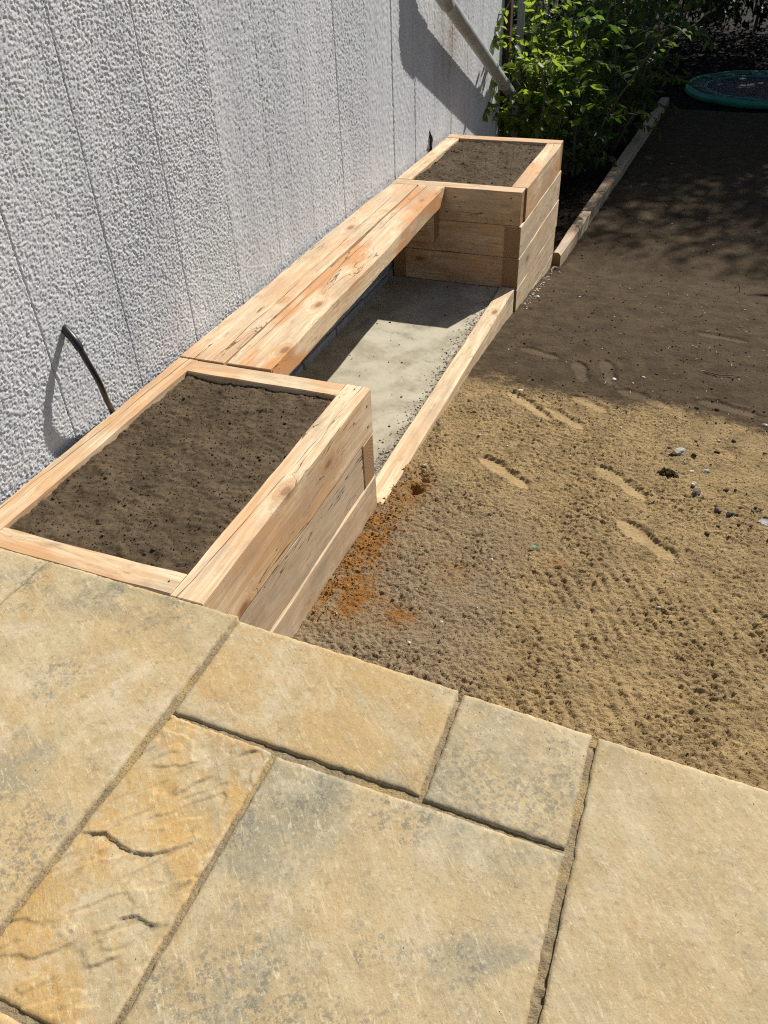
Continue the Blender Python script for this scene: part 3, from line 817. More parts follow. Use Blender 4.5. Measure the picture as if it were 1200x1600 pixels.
# far planter
PB = empty('raised_planter', (.416, 4.22, -.2))
tag(PB, 'squat oak sleeper planter of soil at the far end of the bench by shrubs', 'planter', 'oak planters against the wall')
YB0, YB1, WB = 3.606, 4.842, .838
bx(PB, .0, WB-.010, YB0, YB0+.1, .4, .6, tone=.80, orange=.35, grey=.1, crack=.8, seed=33.1)
bx(PB, .0, WB-.006, YB1-.1, YB1, .4, .6, tone=.92, orange=.5, grey=.05, crack=.5, seed=35.7)
by(PB, WB-.1, WB, YB0+.102, YB1-.102, .4, .6, tone=.96, orange=.6, grey=.10, crack=.4, seed=38.2)
by(PB, .0, .094, YB0+.102, YB1-.102, .4, .6, tone=.97, orange=.35, grey=.05, crack=.4, seed=41.9)
for k, (z0, tn, og, gr, sd) in enumerate([(.2, .92, .15, .45, 44.4), (.0, .90, .12, .5, 47.8), (-.2, .86, .1, .45, 52.1), (-.4, .8, .1, .5, 55.5)]):
    by(PB, WB-.1, WB+(.001, .003, .001, 0)[k], YB0+(.0, -.002, .0, .0)[k], YB1-(.0, .004, .012, .02)[k], z0, z0+.199, tone=tn, orange=og, grey=gr, crack=.9, seed=sd)
    by(PB, .0, .08, YB0+.006, YB1, z0, z0+.199, tone=.5)
    if z0 > -.3:
        bx(PB, .082, WB-.102, YB0+.002, YB0+.1, z0, z0+.199, tone=(.80, .84, .8)[k], orange=(.30, .45, .3)[k], grey=.1, crack=.7, seed=58.3+k*3.3)
        bx(PB, .082, WB-.102, YB1-.1, YB1-.004, z0, z0+.199, tone=.8)
screws(PB, [(.765, YB0, .562), (.772, YB0, .432)], (0, -1, 0), .005)
screws(PB, [(WB, 3.64, .36), (WB, 3.64, .27), (WB, 3.64, .16), (WB, 3.65, .07), (WB, 4.78, .34), (WB, 4.78, .25), (WB, 4.77, .13), (WB, 4.77, .04), (WB-.01, 3.655, .52), (WB-.01, 3.655, .45)], (1, 0, 0), .005)
screws(PB, [(.79, 4.70, .6)], (0, 0, 1), .005)

# bench
BE = empty('bench', (.2, 2.4, 0))
tag(BE, 'low oak plank bench along the wall between two planters', 'bench')
board('seat_board', BE, (.0945, 1.199, .551), (.083, 3.602, .551), .209, .181, .1, 63.9, tone=.97, orange=.5, grey=.45, crack=1.7, shake=-.035, slope=.02, cham=(.003, .010, .012, .003), n=26)
board('seat_board', BE, (.3115, 1.199, .554), (.2685, 3.602, .554), .198, .164, .1, 67.3, tone=.94, orange=.95, grey=.22, crack=1.5, shake=.045, slope=-.015, cham=(.003, .003, .012, .009), n=40)
bx(BE, .02, .315, 3.500, 3.601, .292, .498, name='support_block', tone=.72, orange=.4)
bx(BE, .02, .315, 1.200, 1.300, .292, .498, name='support_block', tone=.72, orange=.3)

# kerbs
K1 = board('timber_edging', None, (.8055, 1.199, -.05), (.780, 3.592, -.085), .101, .092, .2, 71.2, tone=1.05, orange=.02, grey=.12, crack=.4, cham=(.003, .004, .004, .004), n=26)
tag(K1, 'pale oak sleeper kerb between the concrete floor and the sand', 'edging', 'timber edgings')
K2 = empty('timber_edging', (.9, 4.86, -.3))
tag(K2, 'weathered timber edging running back beside the planting bed, orange stained near its front', 'edging', 'timber edgings')
board('sleeper', K2, (.863, 4.85, -.285), (.972, 7.30, -.285), .066, .098, .16, 77.7, tone=.74, orange=.6, grey=1.0, crack=.5, cham=(.003, .003, .008, .02), n=26)
board('sleeper', K2, (.972, 7.304, -.285), (1.105, 10.45, -.27), .098, .10, .15, 81.1, tone=.70, orange=.15, grey=.8, crack=.5, cham=(.003, .003, .008, .015), n=22)

# ------------------------------------------------------------------ soil in the planters
def soil_fill(x0, x1, y0, y1, z, seed, label, res=.0055):
    xs = axis([(x0, x1, res)]); ys = axis([(y0, y1, res)])
    A, B = np.meshgrid(xs, ys, indexing='ij')
    h = z-.006 + .016*fbm(A*6, B*6, 4, seed) + .008*grains(A*30, B*30, seed+3, .10) + .005*grains(A*62, B*62, seed+5, .35) + .0045*grains(A*110, B*110, seed+6, .8) + .012*np.clip(fbm(A*14, B*14, 2, seed+7)-.15, 0, 1)
    e = np.minimum.reduce([A-x0, x1-A, B-y0, y1-B])
    h = h - .005*sst(.03, .0, e)
    h = np.minimum(h, .597)
    o = link_mesh('planter_soil', np_mesh('planter_soil', np.stack([A, B, h], -1).reshape(-1, 3), grid_faces(len(xs), len(ys))), SOIL, None, True)
    tag(o, label, 'soil', None, 'stuff')
    def hz(x, y): return h[np.clip(((np.asarray(x)-x0)/res).astype(int), 0, len(xs)-1), np.clip(((np.asarray(y)-y0)/res).astype(int), 0, len(ys)-1)]
    return hz
hA = soil_fill(.086, .734, .088, 1.106, .585, 151, 'dark bare soil filling the near planter')
hB = soil_fill(.092, .742, 3.70, 4.75, .586, 161, 'dark bare soil filling the far planter')

# scattered crumbs and pebbles: joined blobs
_ico = None
def ico_base():
    global _ico
    if _ico is None:
        bm = bmesh.new(); bmesh.ops.create_icosphere(bm, subdivisions=1, radius=1)
        _ico = (np.array([v.co[:] for v in bm.verts]), np.array([[v.index for v in f.verts] for f in bm.faces])); bm.free()
    return _ico
def blobs(name, pts, sizes, mat, label, flat=.65, cat='soil'):
    bv, bf = ico_base()
    n = len(pts); Vs = []; Fs = []
    for i in range(n):
        a = rng.uniform(0, 6.28); ca, sa = math.cos(a), math.sin(a)
        v = bv*(1+rng.uniform(-.3, .3, (len(bv), 1)))*np.array([1, rng.uniform(.55, 1), flat*rng.uniform(.6, 1.1)])*sizes[i]
        v = np.stack([v[:, 0]*ca-v[:, 1]*sa, v[:, 0]*sa+v[:, 1]*ca, v[:, 2]], -1)+pts[i]
        Vs.append(v); Fs.append(bf+i*len(bv))
    o = link_mesh(name, np_mesh(name, np.concatenate(Vs), np.concatenate(Fs)), mat)
    return tag(o, label, cat, None, 'stuff')

def power(n, lo, hi, k=3.0): return lo+(hi-lo)*rng.uniform(0, 1, n)**k
pts = []
for (hf, x0, x1, y0, y1, n) in ((hA, .10, .72, .10, 1.09, 480), (hB, .11, .72, 3.72, 4.73, 330)):
    x = rng.uniform(x0, x1, n); y = rng.uniform(y0, y1, n)
    pts.append(np.stack([x, y, hf(x, y)+.001], -1))
pts = np.concatenate(pts)
P2 = []
for (hf, x0, x1, y0, y1, n) in ((hA, .095, .725, .095, 1.10, 3000), (hB, .10, .73, 3.71, 4.74, 2000)):
    x = rng.uniform(x0, x1, n); y = rng.uniform(y0, y1, n); P2.append(np.stack([x, y, hf(x, y)+.0008], -1))
P2 = np.concatenate(P2)
blobs('soil_crumbs', P2, power(len(P2), .0010, .0034, 2), SOIL, 'fine loose crumbs of soil on the planter surface', .8)
blobs('soil_crumbs', pts, power(len(pts), .0014, .0085, 4), CLOD, 'small dark crumbs lying on the planter soil')
def gz(x, y): return ground_z(np.atleast_1d(x), np.atleast_1d(y))[0]
x = rng.uniform(.90, 2.42, 1700); y = 2.35+rng.uniform(0, 1, 1700)**1.3*4.5
blobs('soil_crumbs', np.stack([x, y, gz(x, y)+.002], -1), power(1700, .0018, .009, 4), CLOD, 'dark crumbs of topsoil scattered over the bare ground')
x = rng.uniform(.86, 2.43, 9000); y = .30+rng.uniform(0, 1, 9000)*2.35; sz_ = power(9000, .0012, .0030, 2)
_z, _so, _fl, _, _, _ = ground_z(x, y); kk = (_so < .5) & (_fl < .3)
RUST = mat_simple('ochre_sand', (0.34, 0.15, 0.02), .95, (0.20, 0.085, 0.015), 60, .7, .004, .1)
xr = np.abs(rng.normal(0, .085, 900))+.84; yr = rng.uniform(.5, 1.5, 900)
blobs('ochre_crumbs', np.stack([xr, yr, gz(xr, yr)+.001], -1), power(900, .0015, .0065, 3), RUST, 'rusty orange crumbs of sand along the foot of the near planter', .8, 'sand')
blobs('sand_crumbs', np.stack([x, y, _z+.0008], -1)[kk], sz_[kk], GROUND, 'loose crumbs of damp sand lying on the raked sand', .8, 'sand')
x = rng.uniform(.90, 2.42, 420); y = np.concatenate([rng.uniform(.5, 2.4, 170), rng.uniform(2.3, 8.5, 250)])
blobs('pebbles', np.stack([x, y, gz(x, y)+.001], -1), power(420, .0014, .010, 4), PEB, 'pale grit and pebbles scattered over sand and soil', cat='pebbles')
x = rng.uniform(1.85, 2.43, 130); y = rng.uniform(1.4, 2.6, 130)
blobs('soil_crumbs', np.stack([x, y, gz(x, y)+.001], -1), power(130, .002, .016, 3), CLOD, 'dark crumbs lying on the yellow sand at the right')
x = .752-np.abs(rng.normal(0, .042, 2200))-.002; y = rng.uniform(1.22, 3.58, 2200)
blobs('concrete_grit', np.stack([x, y, np.full(2200, .001)], -1), power(2200, .0012, .0075, 4), GRITM, 'loose grit along the kerb on the concrete', cat='grit')
x = rng.uniform(.05, .72, 110); y = rng.uniform(1.3, 3.55, 110)
blobs('soil_crumbs', np.stack([x, y, np.full(110, .002)], -1), power(110, .0012, .009, 4), CLOD, 'dark specks dropped on the concrete floor')
x = .835+.025+np.abs(rng.normal(0, .02, 160)); y = rng.uniform(3.65, 4.85, 160)
blobs('pebbles', np.stack([x, y, gz(x, y)+.002], -1), power(160, .002, .011, 2), PEB, 'pale grit along the foot of the far planter', cat='pebbles')

x = rng.uniform(.95, 2.40, 170); y = np.interp(x, [.95, 1.55, 1.87, 2.5], [-.030, -.060, -.082, -.105])-np.abs(rng.normal(0, .03, 170))
blobs('sand_grains', np.stack([x, y, np.full(170, .6012)], -1), power(170, .0005, .0013, 3), GROUND, 'sand grains strewn along the edge of the paving', .8, 'sand')
x = rng.uniform(.1, 2.3, 60); y = rng.uniform(-.9, -.03, 60)
blobs('soil_crumbs', np.stack([x, y, np.full(60, .6012)], -1), power(60, .0005, .0014, 3), CLOD, 'tiny specks of dirt on the paving', .8)

def flakes(name, pts, length, width, mat, label, cat, thick=.0015, tilt=.35):
    """thin irregular chips, each a bent six-vertex solid"""
    n = len(pts); Vs = []; Fs = []
    for i in range(n):
        l = length[i]; w = width[i]; a = rng.uniform(0, 6.28); tx, ty = rng.normal(0, tilt, 2)
        b0 = rng.uniform(-.2, .2)*l
        P = np.array([(-l/2, 0, 0), (0, -w/2, b0), (l/2, 0, 0), (0, w/2, b0)])
        P = np.concatenate([P, P+[0, 0, thick]])
        Rz = np.array([[math.cos(a), -math.sin(a), 0], [math.sin(a), math.cos(a), 0], [0, 0, 1]])
        Rx = np.array([[1, 0, 0], [0, math.cos(tx), -math.sin(tx)], [0, math.sin(tx), math.cos(tx)]])
        Ry = np.array([[math.cos(ty), 0, math.sin(ty)], [0, 1, 0], [-math.sin(ty), 0, math.cos(ty)]])
        Vs.append(P@(Rz@Ry@Rx).T+pts[i])
        o = i*8
        Fs += [(o+3, o+2, o+1, o), (o+4, o+5, o+6, o+7), (o, o+1, o+5, o+4), (o+1, o+2, o+6, o+5), (o+2, o+3, o+7, o+6), (o+3, o, o+4, o+7)]
    o = link_mesh(name, np_mesh(name, np.concatenate(Vs), np.array(Fs)), mat)
    return tag(o, label, cat, None, 'stuff')

n = 110; x = rng.uniform(1.5, 2.43, n); y = rng.uniform(1.5, 4.4, n)
flakes('straw', np.stack([x, y, gz(x, y)+.004], -1), rng.uniform(.012, .045, n), rng.uniform(.0015, .004, n), STRAW, 'short pale straws lying on the soil', 'straw', .001, .15)
n = 2600; x = rng.uniform(-.05, 1.0, n); y = rng.uniform(4.86, 10.6, n); keep = x < .86+(y-4.86)*.043-.02; x, y = x[keep], y[keep]; n = len(x)
flakes('bark_mulch', np.stack([x, y, gz(x, y)+.008], -1), rng.uniform(.015, .06, n), rng.uniform(.01, .025, n), CHIP, 'dark bark mulch covering the shaded bed', 'mulch', .004, .4)
n = 3200; x = rng.uniform(-.4, 4.2, n); y = 10.5+rng.uniform(0, 1, n)**1.2*8.0
flakes('leaf_litter', np.stack([x, y, gz(x, y)+.012], -1), rng.uniform(.04, .09, n), rng.uniform(.03, .055, n), LITTER, 'brown fallen leaves under the trees at the back', 'leaf litter', .001, .5)

# single stones and scraps that can be picked out
def stone(x, y, s, mat, label, flat=.6, name='stone', cat='stone', group='loose stones on the sand and soil'):
    bm = bmesh.new(); bmesh.ops.create_icosphere(bm, subdivisions=2, radius=1)
    for v in bm.verts:
        k = 1+.35*float(vnoise(v.co.x*1.4+x*9, v.co.y*1.4+v.co.z+y*7, 3))
        v.co = Vector((v.co.x*k*s, v.co.y*k*s*.72, v.co.z*k*s*flat))
    me = bpy.data.meshes.new(name); bm.to_mesh(me); bm.free()
    o = link_mesh(name, me, mat)
    o.location = (x, y, float(gz(x, y)[0])+s*flat*.35); o.rotation_euler = (random.uniform(-.2, .2), random.uniform(-.2, .2), random.uniform(0, 3))
    return tag(o, label, cat, group)
stone(1.145, 2.43, .019, PEB, 'pale flat stone at the toe of the upper footprint near the kerb', .4)
stone(2.06, 1.72, .024, DARKST, 'dark angular stone alone on the yellow sand at right')
stone(1.97, 2.04, .032, GRITM, 'broad brown-grey stone above the moss clump', .45)
stone(2.045, 1.79, .014, PEB, 'small white stone just below the moss clump')
stone(2.03, 1.90, .012, PEB, 'small cream stone just above the moss clump')
stone(2.09, 1.92, .019, GRITM, 'tan flat stone to the right of the moss clump', .4)
stone(1.585, 2.74, .016, PEB, 'white flint on the dark soil between the footprints')
stone(1.73, 2.80, .012, PEB, 'tiny white flint on the dark soil right of the larger one')
stone(2.15, 1.61, .014, DARKST, 'left of two dark pebbles on the sand at the right')
stone(2.195, 1.60, .017, DARKST, 'right of two dark pebbles on the sand at the right')
stone(2.33, 2.45, .015, PEB, 'white stone at the right end of the soil edge')
stone(.915, 3.93, .018, PEB, 'pale stone at the foot of the far planter', group='loose stones on the sand and soil')
ms = empty('moss_clump', (1.945, 1.83, 0)); tag(ms, 'olive moss clump lying on the sand near small white stones', 'moss')
for i in range(26):
    bm = bmesh.new(); bmesh.ops.create_icosphere(bm, subdivisions=1, radius=1)
    s = random.uniform(.006, .013)
    for v in bm.verts: v.co *= s*random.uniform(.7, 1.4)
    me = bpy.data.meshes.new('tuft'); bm.to_mesh(me); bm.free()
    o = link_mesh('tuft', me, MOSSM, ms)
    a = random.uniform(0, 6.28); r_ = random.uniform(0, .03)
    o.location = (r_*math.cos(a)*1.25, r_*math.sin(a)*.8, float(gz(1.945, 1.83)[0])+random.uniform(.0, .012))
def leaf_scrap(x, y, s, mat, name, label, cat, rz):
    m = MB(); z = float(gz(x, y)[0])+.004
    prof = [(-1, 0), (-.5, .42), (.1, .5), (.45, .28), (1, .05), (.5, -.3), (.0, -.52), (-.6, -.3)]
    v = [(px*s, py*s, .25*s*abs(py)+.1*s*px*px) for px, py in prof]
    v2 = [(a, b_, c+.0012) for a, b_, c in v]
    m.add(v+v2, [tuple(range(8))[::-1], tuple(range(8, 16))]+[(k, (k+1) % 8, (k+1) % 8+8, k+8) for k in range(8)])
    o = m.build(name, mat); o.location = (x, y, z+.003); o.rotation_euler = (.25, .1, rz)
    return tag(o, label, cat)
leaf_scrap(1.505, 1.13, .014, GRNLEAF, 'leaf_scrap', 'bright green torn leaf scrap on the sand', 'leaf', .4)
leaf_scrap(2.33, 1.59, .035, ASHW, 'bark_shred', 'silver-grey shred of bark on the sand at the right', 'bark', .2)
def twig(pts, r, label):
    m = MB(); P = [(a, b_, float(gz(a, b_)[0])+c) for a, b_, c in pts]
    m.tube(P, r, 5); o = m.build('twig', BARK); return tag(o, label, 'twig', 'twigs on the soil')
twig([(2.20, 4.66, .0), (2.19, 4.62, .04), (2.17, 4.58, .075)], [.003, .0025, .0015], 'thin twig standing upright out of the dark soil')
twig([(2.02, 2.98, .006), (2.10, 2.95, .010), (2.22, 2.98, .006)], [.003, .003, .002], 'short dark twig lying on the soil near the right')

# ------------------------------------------------------------------ cables, pipe, post
cb_ = empty('cable', (-.03, .67, .96)); tag(cb_, 'black cable looping out of the wall behind the near planter', 'cable', 'black cables coming from the wall')
def curve_pts(P, n=24):
    P = [np.array(p, float) for p in P]; P = [2*P[0]-P[1]]+P+[2*P[-1]-P[-2]]
    out = []
    for i in range(1, len(P)-2):
        for t_ in np.linspace(0, 1, n//(len(P)-3), endpoint=False):
            a, b_, c, d = P[i-1:i+3]
            out.append(.5*((2*b_)+(-a+c)*t_+(2*a-5*b_+4*c-d)*t_**2+(-a+3*b_-3*c+d)*t_**3))
    out.append(P[-2]); return out
off = np.array([-.03, .67, .96])
pc = curve_pts([(-.050, .690, .958), (-.022, .674, .950), (.016, .662, .918), (.040, .662, .850), (.038, .688, .760), (.016, .722, .665), (-.008, .757, .585), (-.012, .765, .40)], 84)
m = MB(); m.tube([p-off for p in pc], .0105, 12); m.build('sheath', BLACK, cb_, True)
m = MB(); m.tube([p-off for p in pc[:30]], [.0145]*28+[.0135, .0108], 12); m.build('sleeve', BLACK, cb_, True)
cf = empty('cable', (-.02, 4.45, .6)); tag(cf, 'short black cable end between the wall and the far planter', 'cable', 'black cables coming from the wall')
m = MB(); m.tube([(-.012, .02, -.2), (-.006, .01, .0), (.002, .0, .05), (-.004, .004, .085)], [.011, .011, .012, .012], 8); m.build('sheath', BLACK, cf, True)
m = MB(); m.tube([(-.004, .004, .085), (-.01, .0, .10), (-.004, -.006, .112)], .004, 6); m.build('wire', BLACK, cf, True)

pp = empty('waste_pipe', (.09, 6.5, .55)); tag(pp, 'grey plastic waste pipe sloping down across the wall to the shrubs', 'pipe')
d_ = Vector((0, 1.55, -.724)).normalized()
e0 = Vector((.066, 6.52, .52)); o0 = Vector((.09, 6.5, .55))
b0_ = e0-d_*2.36
m = MB(); m.tube([e0-d_*s-o0 for s in (2.36, 2, 1.5, 1, .5, -.05)], .046, 24); m.build('pipe_run', PIPE, pp, True)
m = MB(); m.tube([b0_+v-o0 for v in (d_*.16, d_*.05, -d_*.03+Vector((0, 0, .01)), Vector((0, -.075, .09)), Vector((0, -.095, .2)))], .053, 20); m.build('elbow', PIPE, pp, True)
m = MB(); m.tube([b0_+Vector((0, -.095, z))-o0 for z in (.15, .8, 1.6)], .046, 20); m.build('riser', PIPE, pp, True)
for s in (.42,):
    c = e0-d_*s-o0
    m = MB(); m.tube([c-d_*.014, c+d_*.014], .051, 20); m.box((c.x-.13, c.y-.016, c.z-.016), (c.x-.05, c.y+.016, c.z+.016)); m.build('clip', PIPE, pp)
po_ = empty('corner_post', (0, 6.44, -.3)); tag(po_, 'dark brown timber post at the end of the white wall', 'post')
m = MB(); m.box((-.06, .0, .85), (.018, .075, 3.6)); m.build('post_shaft', BROWN, po_)
m = MB(); m.box((-.06, .004, -.1), (-.005, .07, .848)); m.build('gap_shade', BLACK, po_)  # black box standing in for the shaded gap below the post
dp = empty('downpipe', (.035, 6.75, -.4)); tag(dp, 'pale grey downpipe behind the shrub just past the wall end', 'pipe')
m = MB(); m.tube([(0, 0, 0), (0, 0, 3.4)], .034, 16); m.build('pipe_run', PALEPVC, dp, True)
m = MB(); m.tube([(0, 0, 1.95), (0, 0, 2.05)], .040, 16); m.build('socket', PALEPVC, dp, True)

# ------------------------------------------------------------------ shrubs and trees
LEAFV = np.array([(0, 0, 0), (.30, .20, .035), (.68, .19, .02), (1, 0, -.10), (.68, -.19, .02), (.30, -.20, .035), (.32, 0, -.015), (.68, 0, -.045)])
LEAFF = np.array([(0, 1, 6, 6), (1, 2, 7, 6), (2, 3, 7, 7), (0, 6, 5, 5), (5, 6, 7, 4), (4, 7, 3, 3)])
LEAF_T = np.array([(0, 6, 1), (1, 6, 7), (1, 7, 2), (2, 7, 3), (0, 5, 6), (5, 4, 7), (5, 7, 6), (4, 3, 7)])
LEAF_S = np.array([(0, 6, 1), (1, 6, 3), (0, 5, 6), (5, 3, 6)])
class Leaves:
    def __init__(s): s.pos = []; s.dir = []; s.size = []
    def add(s, p, d, l): s.pos.append(p); s.dir.append(d); s.size.append(l)
    def build(s, name, mat, parent, simple=False, off=(0, 0, 0)):
        P = np.array(s.pos)-np.array(off); D = np.array(s.dir); D /= np.linalg.norm(D, axis=1, keepdims=True)+1e-9
        S = np.array(s.size); n = len(P)
        upv = np.tile([0, 0, 1.0], (n, 1))+rng.normal(0, .55, (n, 3))
        Sd = np.cross(upv, D); Sd /= np.linalg.norm(Sd, axis=1, keepdims=True)+1e-9
        Nn = np.cross(D, Sd)
        V = P[:, None, :]+S[:, None, None]*(LEAFV[None, :, 0:1]*D[:, None, :]+LEAFV[None, :, 1:2]*Sd[:, None, :]*rng.uniform(.85, 1.35, (n, 1, 1))+LEAFV[None, :, 2:3]*Nn[:, None, :]*rng.uniform(.6, 2.2, (n, 1, 1)))
        T = LEAF_S if simple else LEAF_T
        F = (T[None]+(np.arange(n)*8)[:, None, None]).reshape(-1, 3)
        rnd = np.repeat(rng.uniform(0, 1, n), 8)
        return link_mesh(name, np_mesh(name, V.reshape(-1, 3), F, dict(rnd=rnd)), mat, parent)

def grow(rs, start, d0, length, steps, bend, droop):
    p = np.array(start, float); d = np.array(d0, float); d /= np.linalg.norm(d)
    out = [p.copy()]
    for i in range(steps):
        d = d+rs.normal(0, bend, 3)+np.array([0, 0, droop]); d /= np.linalg.norm(d)
        p = p+d*length/steps; out.append(p.copy())
    return out

def shrub(base, h, spread, nst, seed, label, leafmat, lsize=.075, lean=(0, 0), ntw=11, nlf=13, extra=()):
    rs = np.random.default_rng(seed)
    t = empty('shrub', base); tag(t, label, 'shrub', 'shrubs in the bed beyond the planter')
    st = MB(); lv = Leaves(); tw = MB()
    bz = np.array(base)
    def twigged(pts, k0, n, tl):
        for k in range(n):
            f = k0+(1-k0)*(k+rs.uniform(0, .9))/n
            i = min(int(f*(len(pts)-1)), len(pts)-2); ff = f*(len(pts)-1)-i
            p = pts[i]*(1-ff)+pts[i+1]*ff
            a = rs.uniform(0, 6.28)
            tp = grow(rs, p, (math.cos(a), math.sin(a), rs.uniform(-.1, .7)), tl*rs.uniform(.5, 1.2), 5, .16, -.05)
            tw.tube([q_-bz for q_ in tp], [.0035, .003, .0025, .002, .0016, .0012], 4, False)
            for j in range(nlf):
                g = (j+.5)/nlf; ii = min(int(g*5), 4); gg = g*5-ii
                lp = tp[ii]*(1-gg)+tp[ii+1]*gg
                td = tp[ii+1]-tp[ii]; td = td/np.linalg.norm(td)
                an = rs.uniform(0, 6.28)
                ld = td*.5+np.array([math.cos(an), math.sin(an), 0])*.75+np.array([0, 0, rs.uniform(-.65, .25)])
                lv.add(lp, ld, lsize*rs.uniform(.55, 1.2))
    for s in range(nst):
        a = 2*math.pi*s/nst+rs.uniform(-.4, .4); o = rs.uniform(.2, 1)*spread
        pts = grow(rs, bz+np.array([math.cos(a)*.07, math.sin(a)*.07, -.02]), (math.cos(a)*o/h+lean[0], math.sin(a)*o/h+lean[1], 1.0), h*rs.uniform(.75, 1.1), 9, .09, .0)
        rr = np.linspace(.017, .004, len(pts))
        st.tube([q_-bz for q_ in pts], list(rr), 7, False)
        twigged(pts, .10, ntw, h*.26)
    for pts in extra:
        P = curve_pts(pts, 12)
        st.tube([q_-bz for q_ in P], list(np.linspace(.007, .002, len(P))), 5, False)
        for k in range(3, len(P)):
            for _ in range(2):
                an = rs.uniform(0, 6.28)
                lv.add(P[k], np.array([math.cos(an)*.7, math.sin(an)*.7, rs.uniform(-.7, .1)]), lsize*rs.uniform(.7, 1.15))
    st.build('stems', BARK, t, True); tw.build('twigs', BARK, t)
    lv.build('foliage', leafmat, t, False, base)
    return t

def tree(base, trunk_h, crown, seed, label, n=5200, size=.16, group='trees over the back of the garden'):
    """crown: list of (dx,dy,dz,rx,ry,rz) leaf clumps relative to base"""
    rs = np.random.default_rng(seed)
    t = empty('tree', base); tag(t, label, 'tree', group)
    tk = MB(); pts = [np.array([0, 0, -.2])+np.array([.06*math.sin(k*1.3), .05*math.cos(k), k*trunk_h/7]) for k in range(9)]
    tk.tube(pts, list(np.linspace(.17, .07, 9)), 9); 
    lv = Leaves()
    for (dx, dy, dz, rx, ry, rz) in crown:
        c = np.array([dx, dy, dz])
        lp = curve_pts([pts[4], (pts[6]+c)/2+rs.normal(0, .15, 3), c], 8)
        tk.tube(lp, list(np.linspace(.065, .012, len(lp))), 6, False)
        m_ = int(n/len(crown))
        v = rs.normal(0, 1, (m_, 3)); v /= np.linalg.norm(v, axis=1, keepdims=True)
        r_ = rs.uniform(0, 1, (m_, 1))**.45
        for p in c+v*r_*np.array([rx, ry, rz]):
            lv.add(p, rs.normal(0, 1, 3)+np.array([0, 0, -.4]), size*rs.uniform(.6, 1.3))
    tk.build('trunk', BARK, t, True)
    lv.build('crown', LEAF3, t, True)
    return t

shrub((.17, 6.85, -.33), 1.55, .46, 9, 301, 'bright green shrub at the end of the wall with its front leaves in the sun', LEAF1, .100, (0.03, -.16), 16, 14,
      extra=[[(.20, 6.55, .45), (.21, 6.45, .8), (.24, 6.35, 1.2), (.26, 6.32, 1.45)], [(.05, 6.42, 1.32), (-.0, 6.25, 1.18), (-.005, 6.10, 1.06), (-.004, 6.08, 1.0)],
             [(.16, 6.4, .62), (.08, 6.22, .80), (.04, 6.15, .82), (.03, 6.1, .74)], [(.25, 6.4, .75), (.38, 6.3, .86), (.48, 6.25, .82)]])
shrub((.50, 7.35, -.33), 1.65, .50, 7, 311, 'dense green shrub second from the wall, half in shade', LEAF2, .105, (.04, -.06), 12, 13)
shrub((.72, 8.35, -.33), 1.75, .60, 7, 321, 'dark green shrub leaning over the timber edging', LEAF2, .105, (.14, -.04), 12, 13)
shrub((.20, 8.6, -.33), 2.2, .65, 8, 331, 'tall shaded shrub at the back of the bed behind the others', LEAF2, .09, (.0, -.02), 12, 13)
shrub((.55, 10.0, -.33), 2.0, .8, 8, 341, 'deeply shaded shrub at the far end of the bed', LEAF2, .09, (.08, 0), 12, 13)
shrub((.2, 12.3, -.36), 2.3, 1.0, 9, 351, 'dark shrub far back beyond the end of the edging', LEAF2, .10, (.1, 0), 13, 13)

# trees whose crowns stand over the back of the garden and shade it
tree((4.9, 15.2, -.36), 6.0, [(0, 0, 7.0, 2.2, 2.2, 1.4), (-1.4, 1.2, 7.2, 1.8, 1.8, 1.2), (1.6, -.2, 7.0, 1.8, 1.8, 1.2), (.6, 2.0, 7.6, 1.9, 1.9, 1.4), (-1.0, -.8, 6.9, 1.5, 1.5, .8), (1.2, -1.3, 6.8, 1.6, 1.5, .8), (-2.4, .6, 7.3, 1.4, 1.5, 1.0), (3.0, .4, 7.2, 1.8, 1.8, 1.0)], 401, 'leafy tree shading the ground at the right of the garden', 20000, .125)
tree((4.9, 16.4, -.36), 4.2, [(0, 0, 5.2, 2.2, 2.2, 1.8), (-2.0, .6, 5.4, 1.9, 1.9, 1.5), (-1.2, -1.6, 5.0, 1.7, 1.7, 1.4), (1.8, 0, 5.0, 2.0, 2.0, 1.5)], 411, 'leafy tree standing behind the sunken trampoline', 9000, .24)
tree((1.2, 18.6, -.36), 4.6, [(0, 0, 5.6, 2.3, 2.3, 1.9), (-2.0, .4, 5.2, 2.0, 2.0, 1.7), (1.9, .4, 6.0, 2.0, 2.0, 1.6), (0, -1.4, 6.2, 1.8, 1.8, 1.4)], 421, 'leafy tree at the back boundary of the garden', 9000, .24)
tree((7.6, 11.4, -.36), 4.0, [(0, 0, 5.0, 2.4, 2.4, 1.8), (-1.6, -1.4, 4.6, 1.6, 1.6, 1.3), (0, 2.2, 5.2, 2.0, 2.0, 1.6)], 431, 'leafy tree far right of the garden', 8000, .24)

tree((4.3, 14.3, -.36), 3.8, [(-1.6, 0, 4.4, 2.0, 2.0, 1.5), (-3.2, .2, 4.2, 1.9, 1.9, 1.4), (1.6, -1.0, 4.2, 1.7, 1.7, 1.3), (-1.6, .3, 4.6, 1.8, 1.8, 1.4), (.4, 1.6, 5.0, 1.8, 1.8, 1.4)], 441, 'leafy tree just behind the sunken trampoline', 9000, .24)
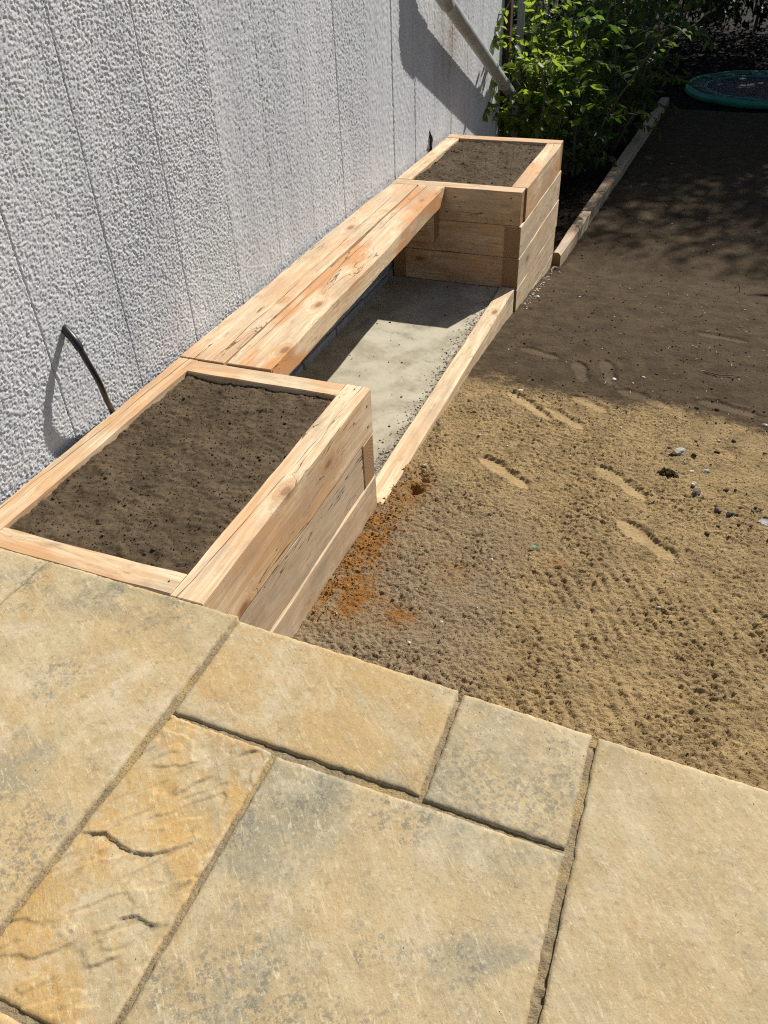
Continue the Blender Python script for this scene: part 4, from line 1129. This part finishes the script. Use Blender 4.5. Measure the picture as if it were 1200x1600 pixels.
# hedge at the far end
def hedge(base, L, Dp, h, seed, label, n):
    rs = np.random.default_rng(seed)
    t = empty('hedge', base); tag(t, label, 'hedge')
    st = MB(); lv = Leaves()
    for k in range(12):
        x = -L/2+L*(k+.5)/12
        st.tube([(x, 0, -.1), (x+rs.normal(0, .1), rs.normal(0, .1), h*.5), (x+rs.normal(0, .2), rs.normal(0, .15), h*.9)], [.03, .02, .008], 6, False)
    P = np.stack([rs.uniform(-L/2, L/2, n), rs.normal(0, Dp*.35, n), h*rs.uniform(.04, 1, n)], -1)
    P[:, 2] *= 1+.12*vnoise(P[:, 0]*1.3, P[:, 1], seed)
    for p in P: lv.add(p, rs.normal(0, 1, 3)+np.array([0, -.4, -.4]), .17*rs.uniform(.6, 1.3))
    st.build('stems', BARK, t, True); lv.build('foliage', LEAF4, t, True)
    return t
hedge((2.5, 17.2, -.36), 11.0, 1.6, 4.2, 501, 'dark hedge closing the back of the garden', 24000)
shade_hedge = hedge((4.7, 13.2, -.36), 8.5, 1.2, 3.2, 511, 'unseen hedge added along the right to block sky light', 10000)  # out of view, added to keep sky light off the back
shade_hedge.rotation_euler = (0, 0, R(90))

# ------------------------------------------------------------------ trampoline
tr = empty('trampoline', (2.31, 11.72, -.335)); tag(tr, 'round sunken trampoline with green padded rim', 'trampoline')
def ring(name, r0, r1, z0, z1, mat, n=72, puff=.02):
    m = MB(); sec = [(r0, z0), (r0, z1), (r0+(r1-r0)*.25, z1+puff*.8), (r0+(r1-r0)*.6, z1+puff), (r1-.005, z1+puff*.3), (r1, z0)]
    o = []
    for k in range(n):
        a = 2*math.pi*k/n
        for (r_, z) in sec: m.v.append((r_*math.cos(a), r_*math.sin(a), z+.004*math.sin(a*9+r_*8)))
    s_ = len(sec)
    for k in range(n):
        for j in range(s_):
            a = k*s_+j; b2 = k*s_+(j+1) % s_; c = ((k+1) % n)*s_+(j+1) % s_; d = ((k+1) % n)*s_+j
            m.f.append((a, d, c, b2))
    return m.build(name, mat, tr, True)
ring('outer_piping', .985, 1.05, .0, .070, GREENM, puff=.018)
ring('inner_piping', .765, .815, .0, .058, GREENM, puff=.014)
ring('outer_pad', .817, .983, .0, .060, DGREEN, puff=.012)
m = MB(); nn = 64
m.v = [(0, 0, .035)]+[(.763*math.cos(2*math.pi*k/nn), .763*math.sin(2*math.pi*k/nn), .045) for k in range(nn)]
m.f = [(0, 1+k, 1+(k+1) % nn) for k in range(nn)]; m.build('jumping_mat', MATM, tr, True)
for k in range(8):
    a = 2*math.pi*(k+.3)/8; m = MB()
    ca, sa = math.cos(a), math.sin(a)
    P = [(r_*ca-w_*sa, r_*sa+w_*ca, z) for (r_, w_, z) in ((.80, -.018, .066), (1.0, -.018, .078), (1.0, .018, .078), (.80, .018, .066), (.80, -.018, .080), (1.0, -.018, .094), (1.0, .018, .094), (.80, .018, .080))]
    m.add(P, [(0, 3, 2, 1), (4, 5, 6, 7), (0, 1, 5, 4), (1, 2, 6, 5), (2, 3, 7, 6), (3, 0, 4, 7)]); m.build('seam_strap', GREENM, tr)
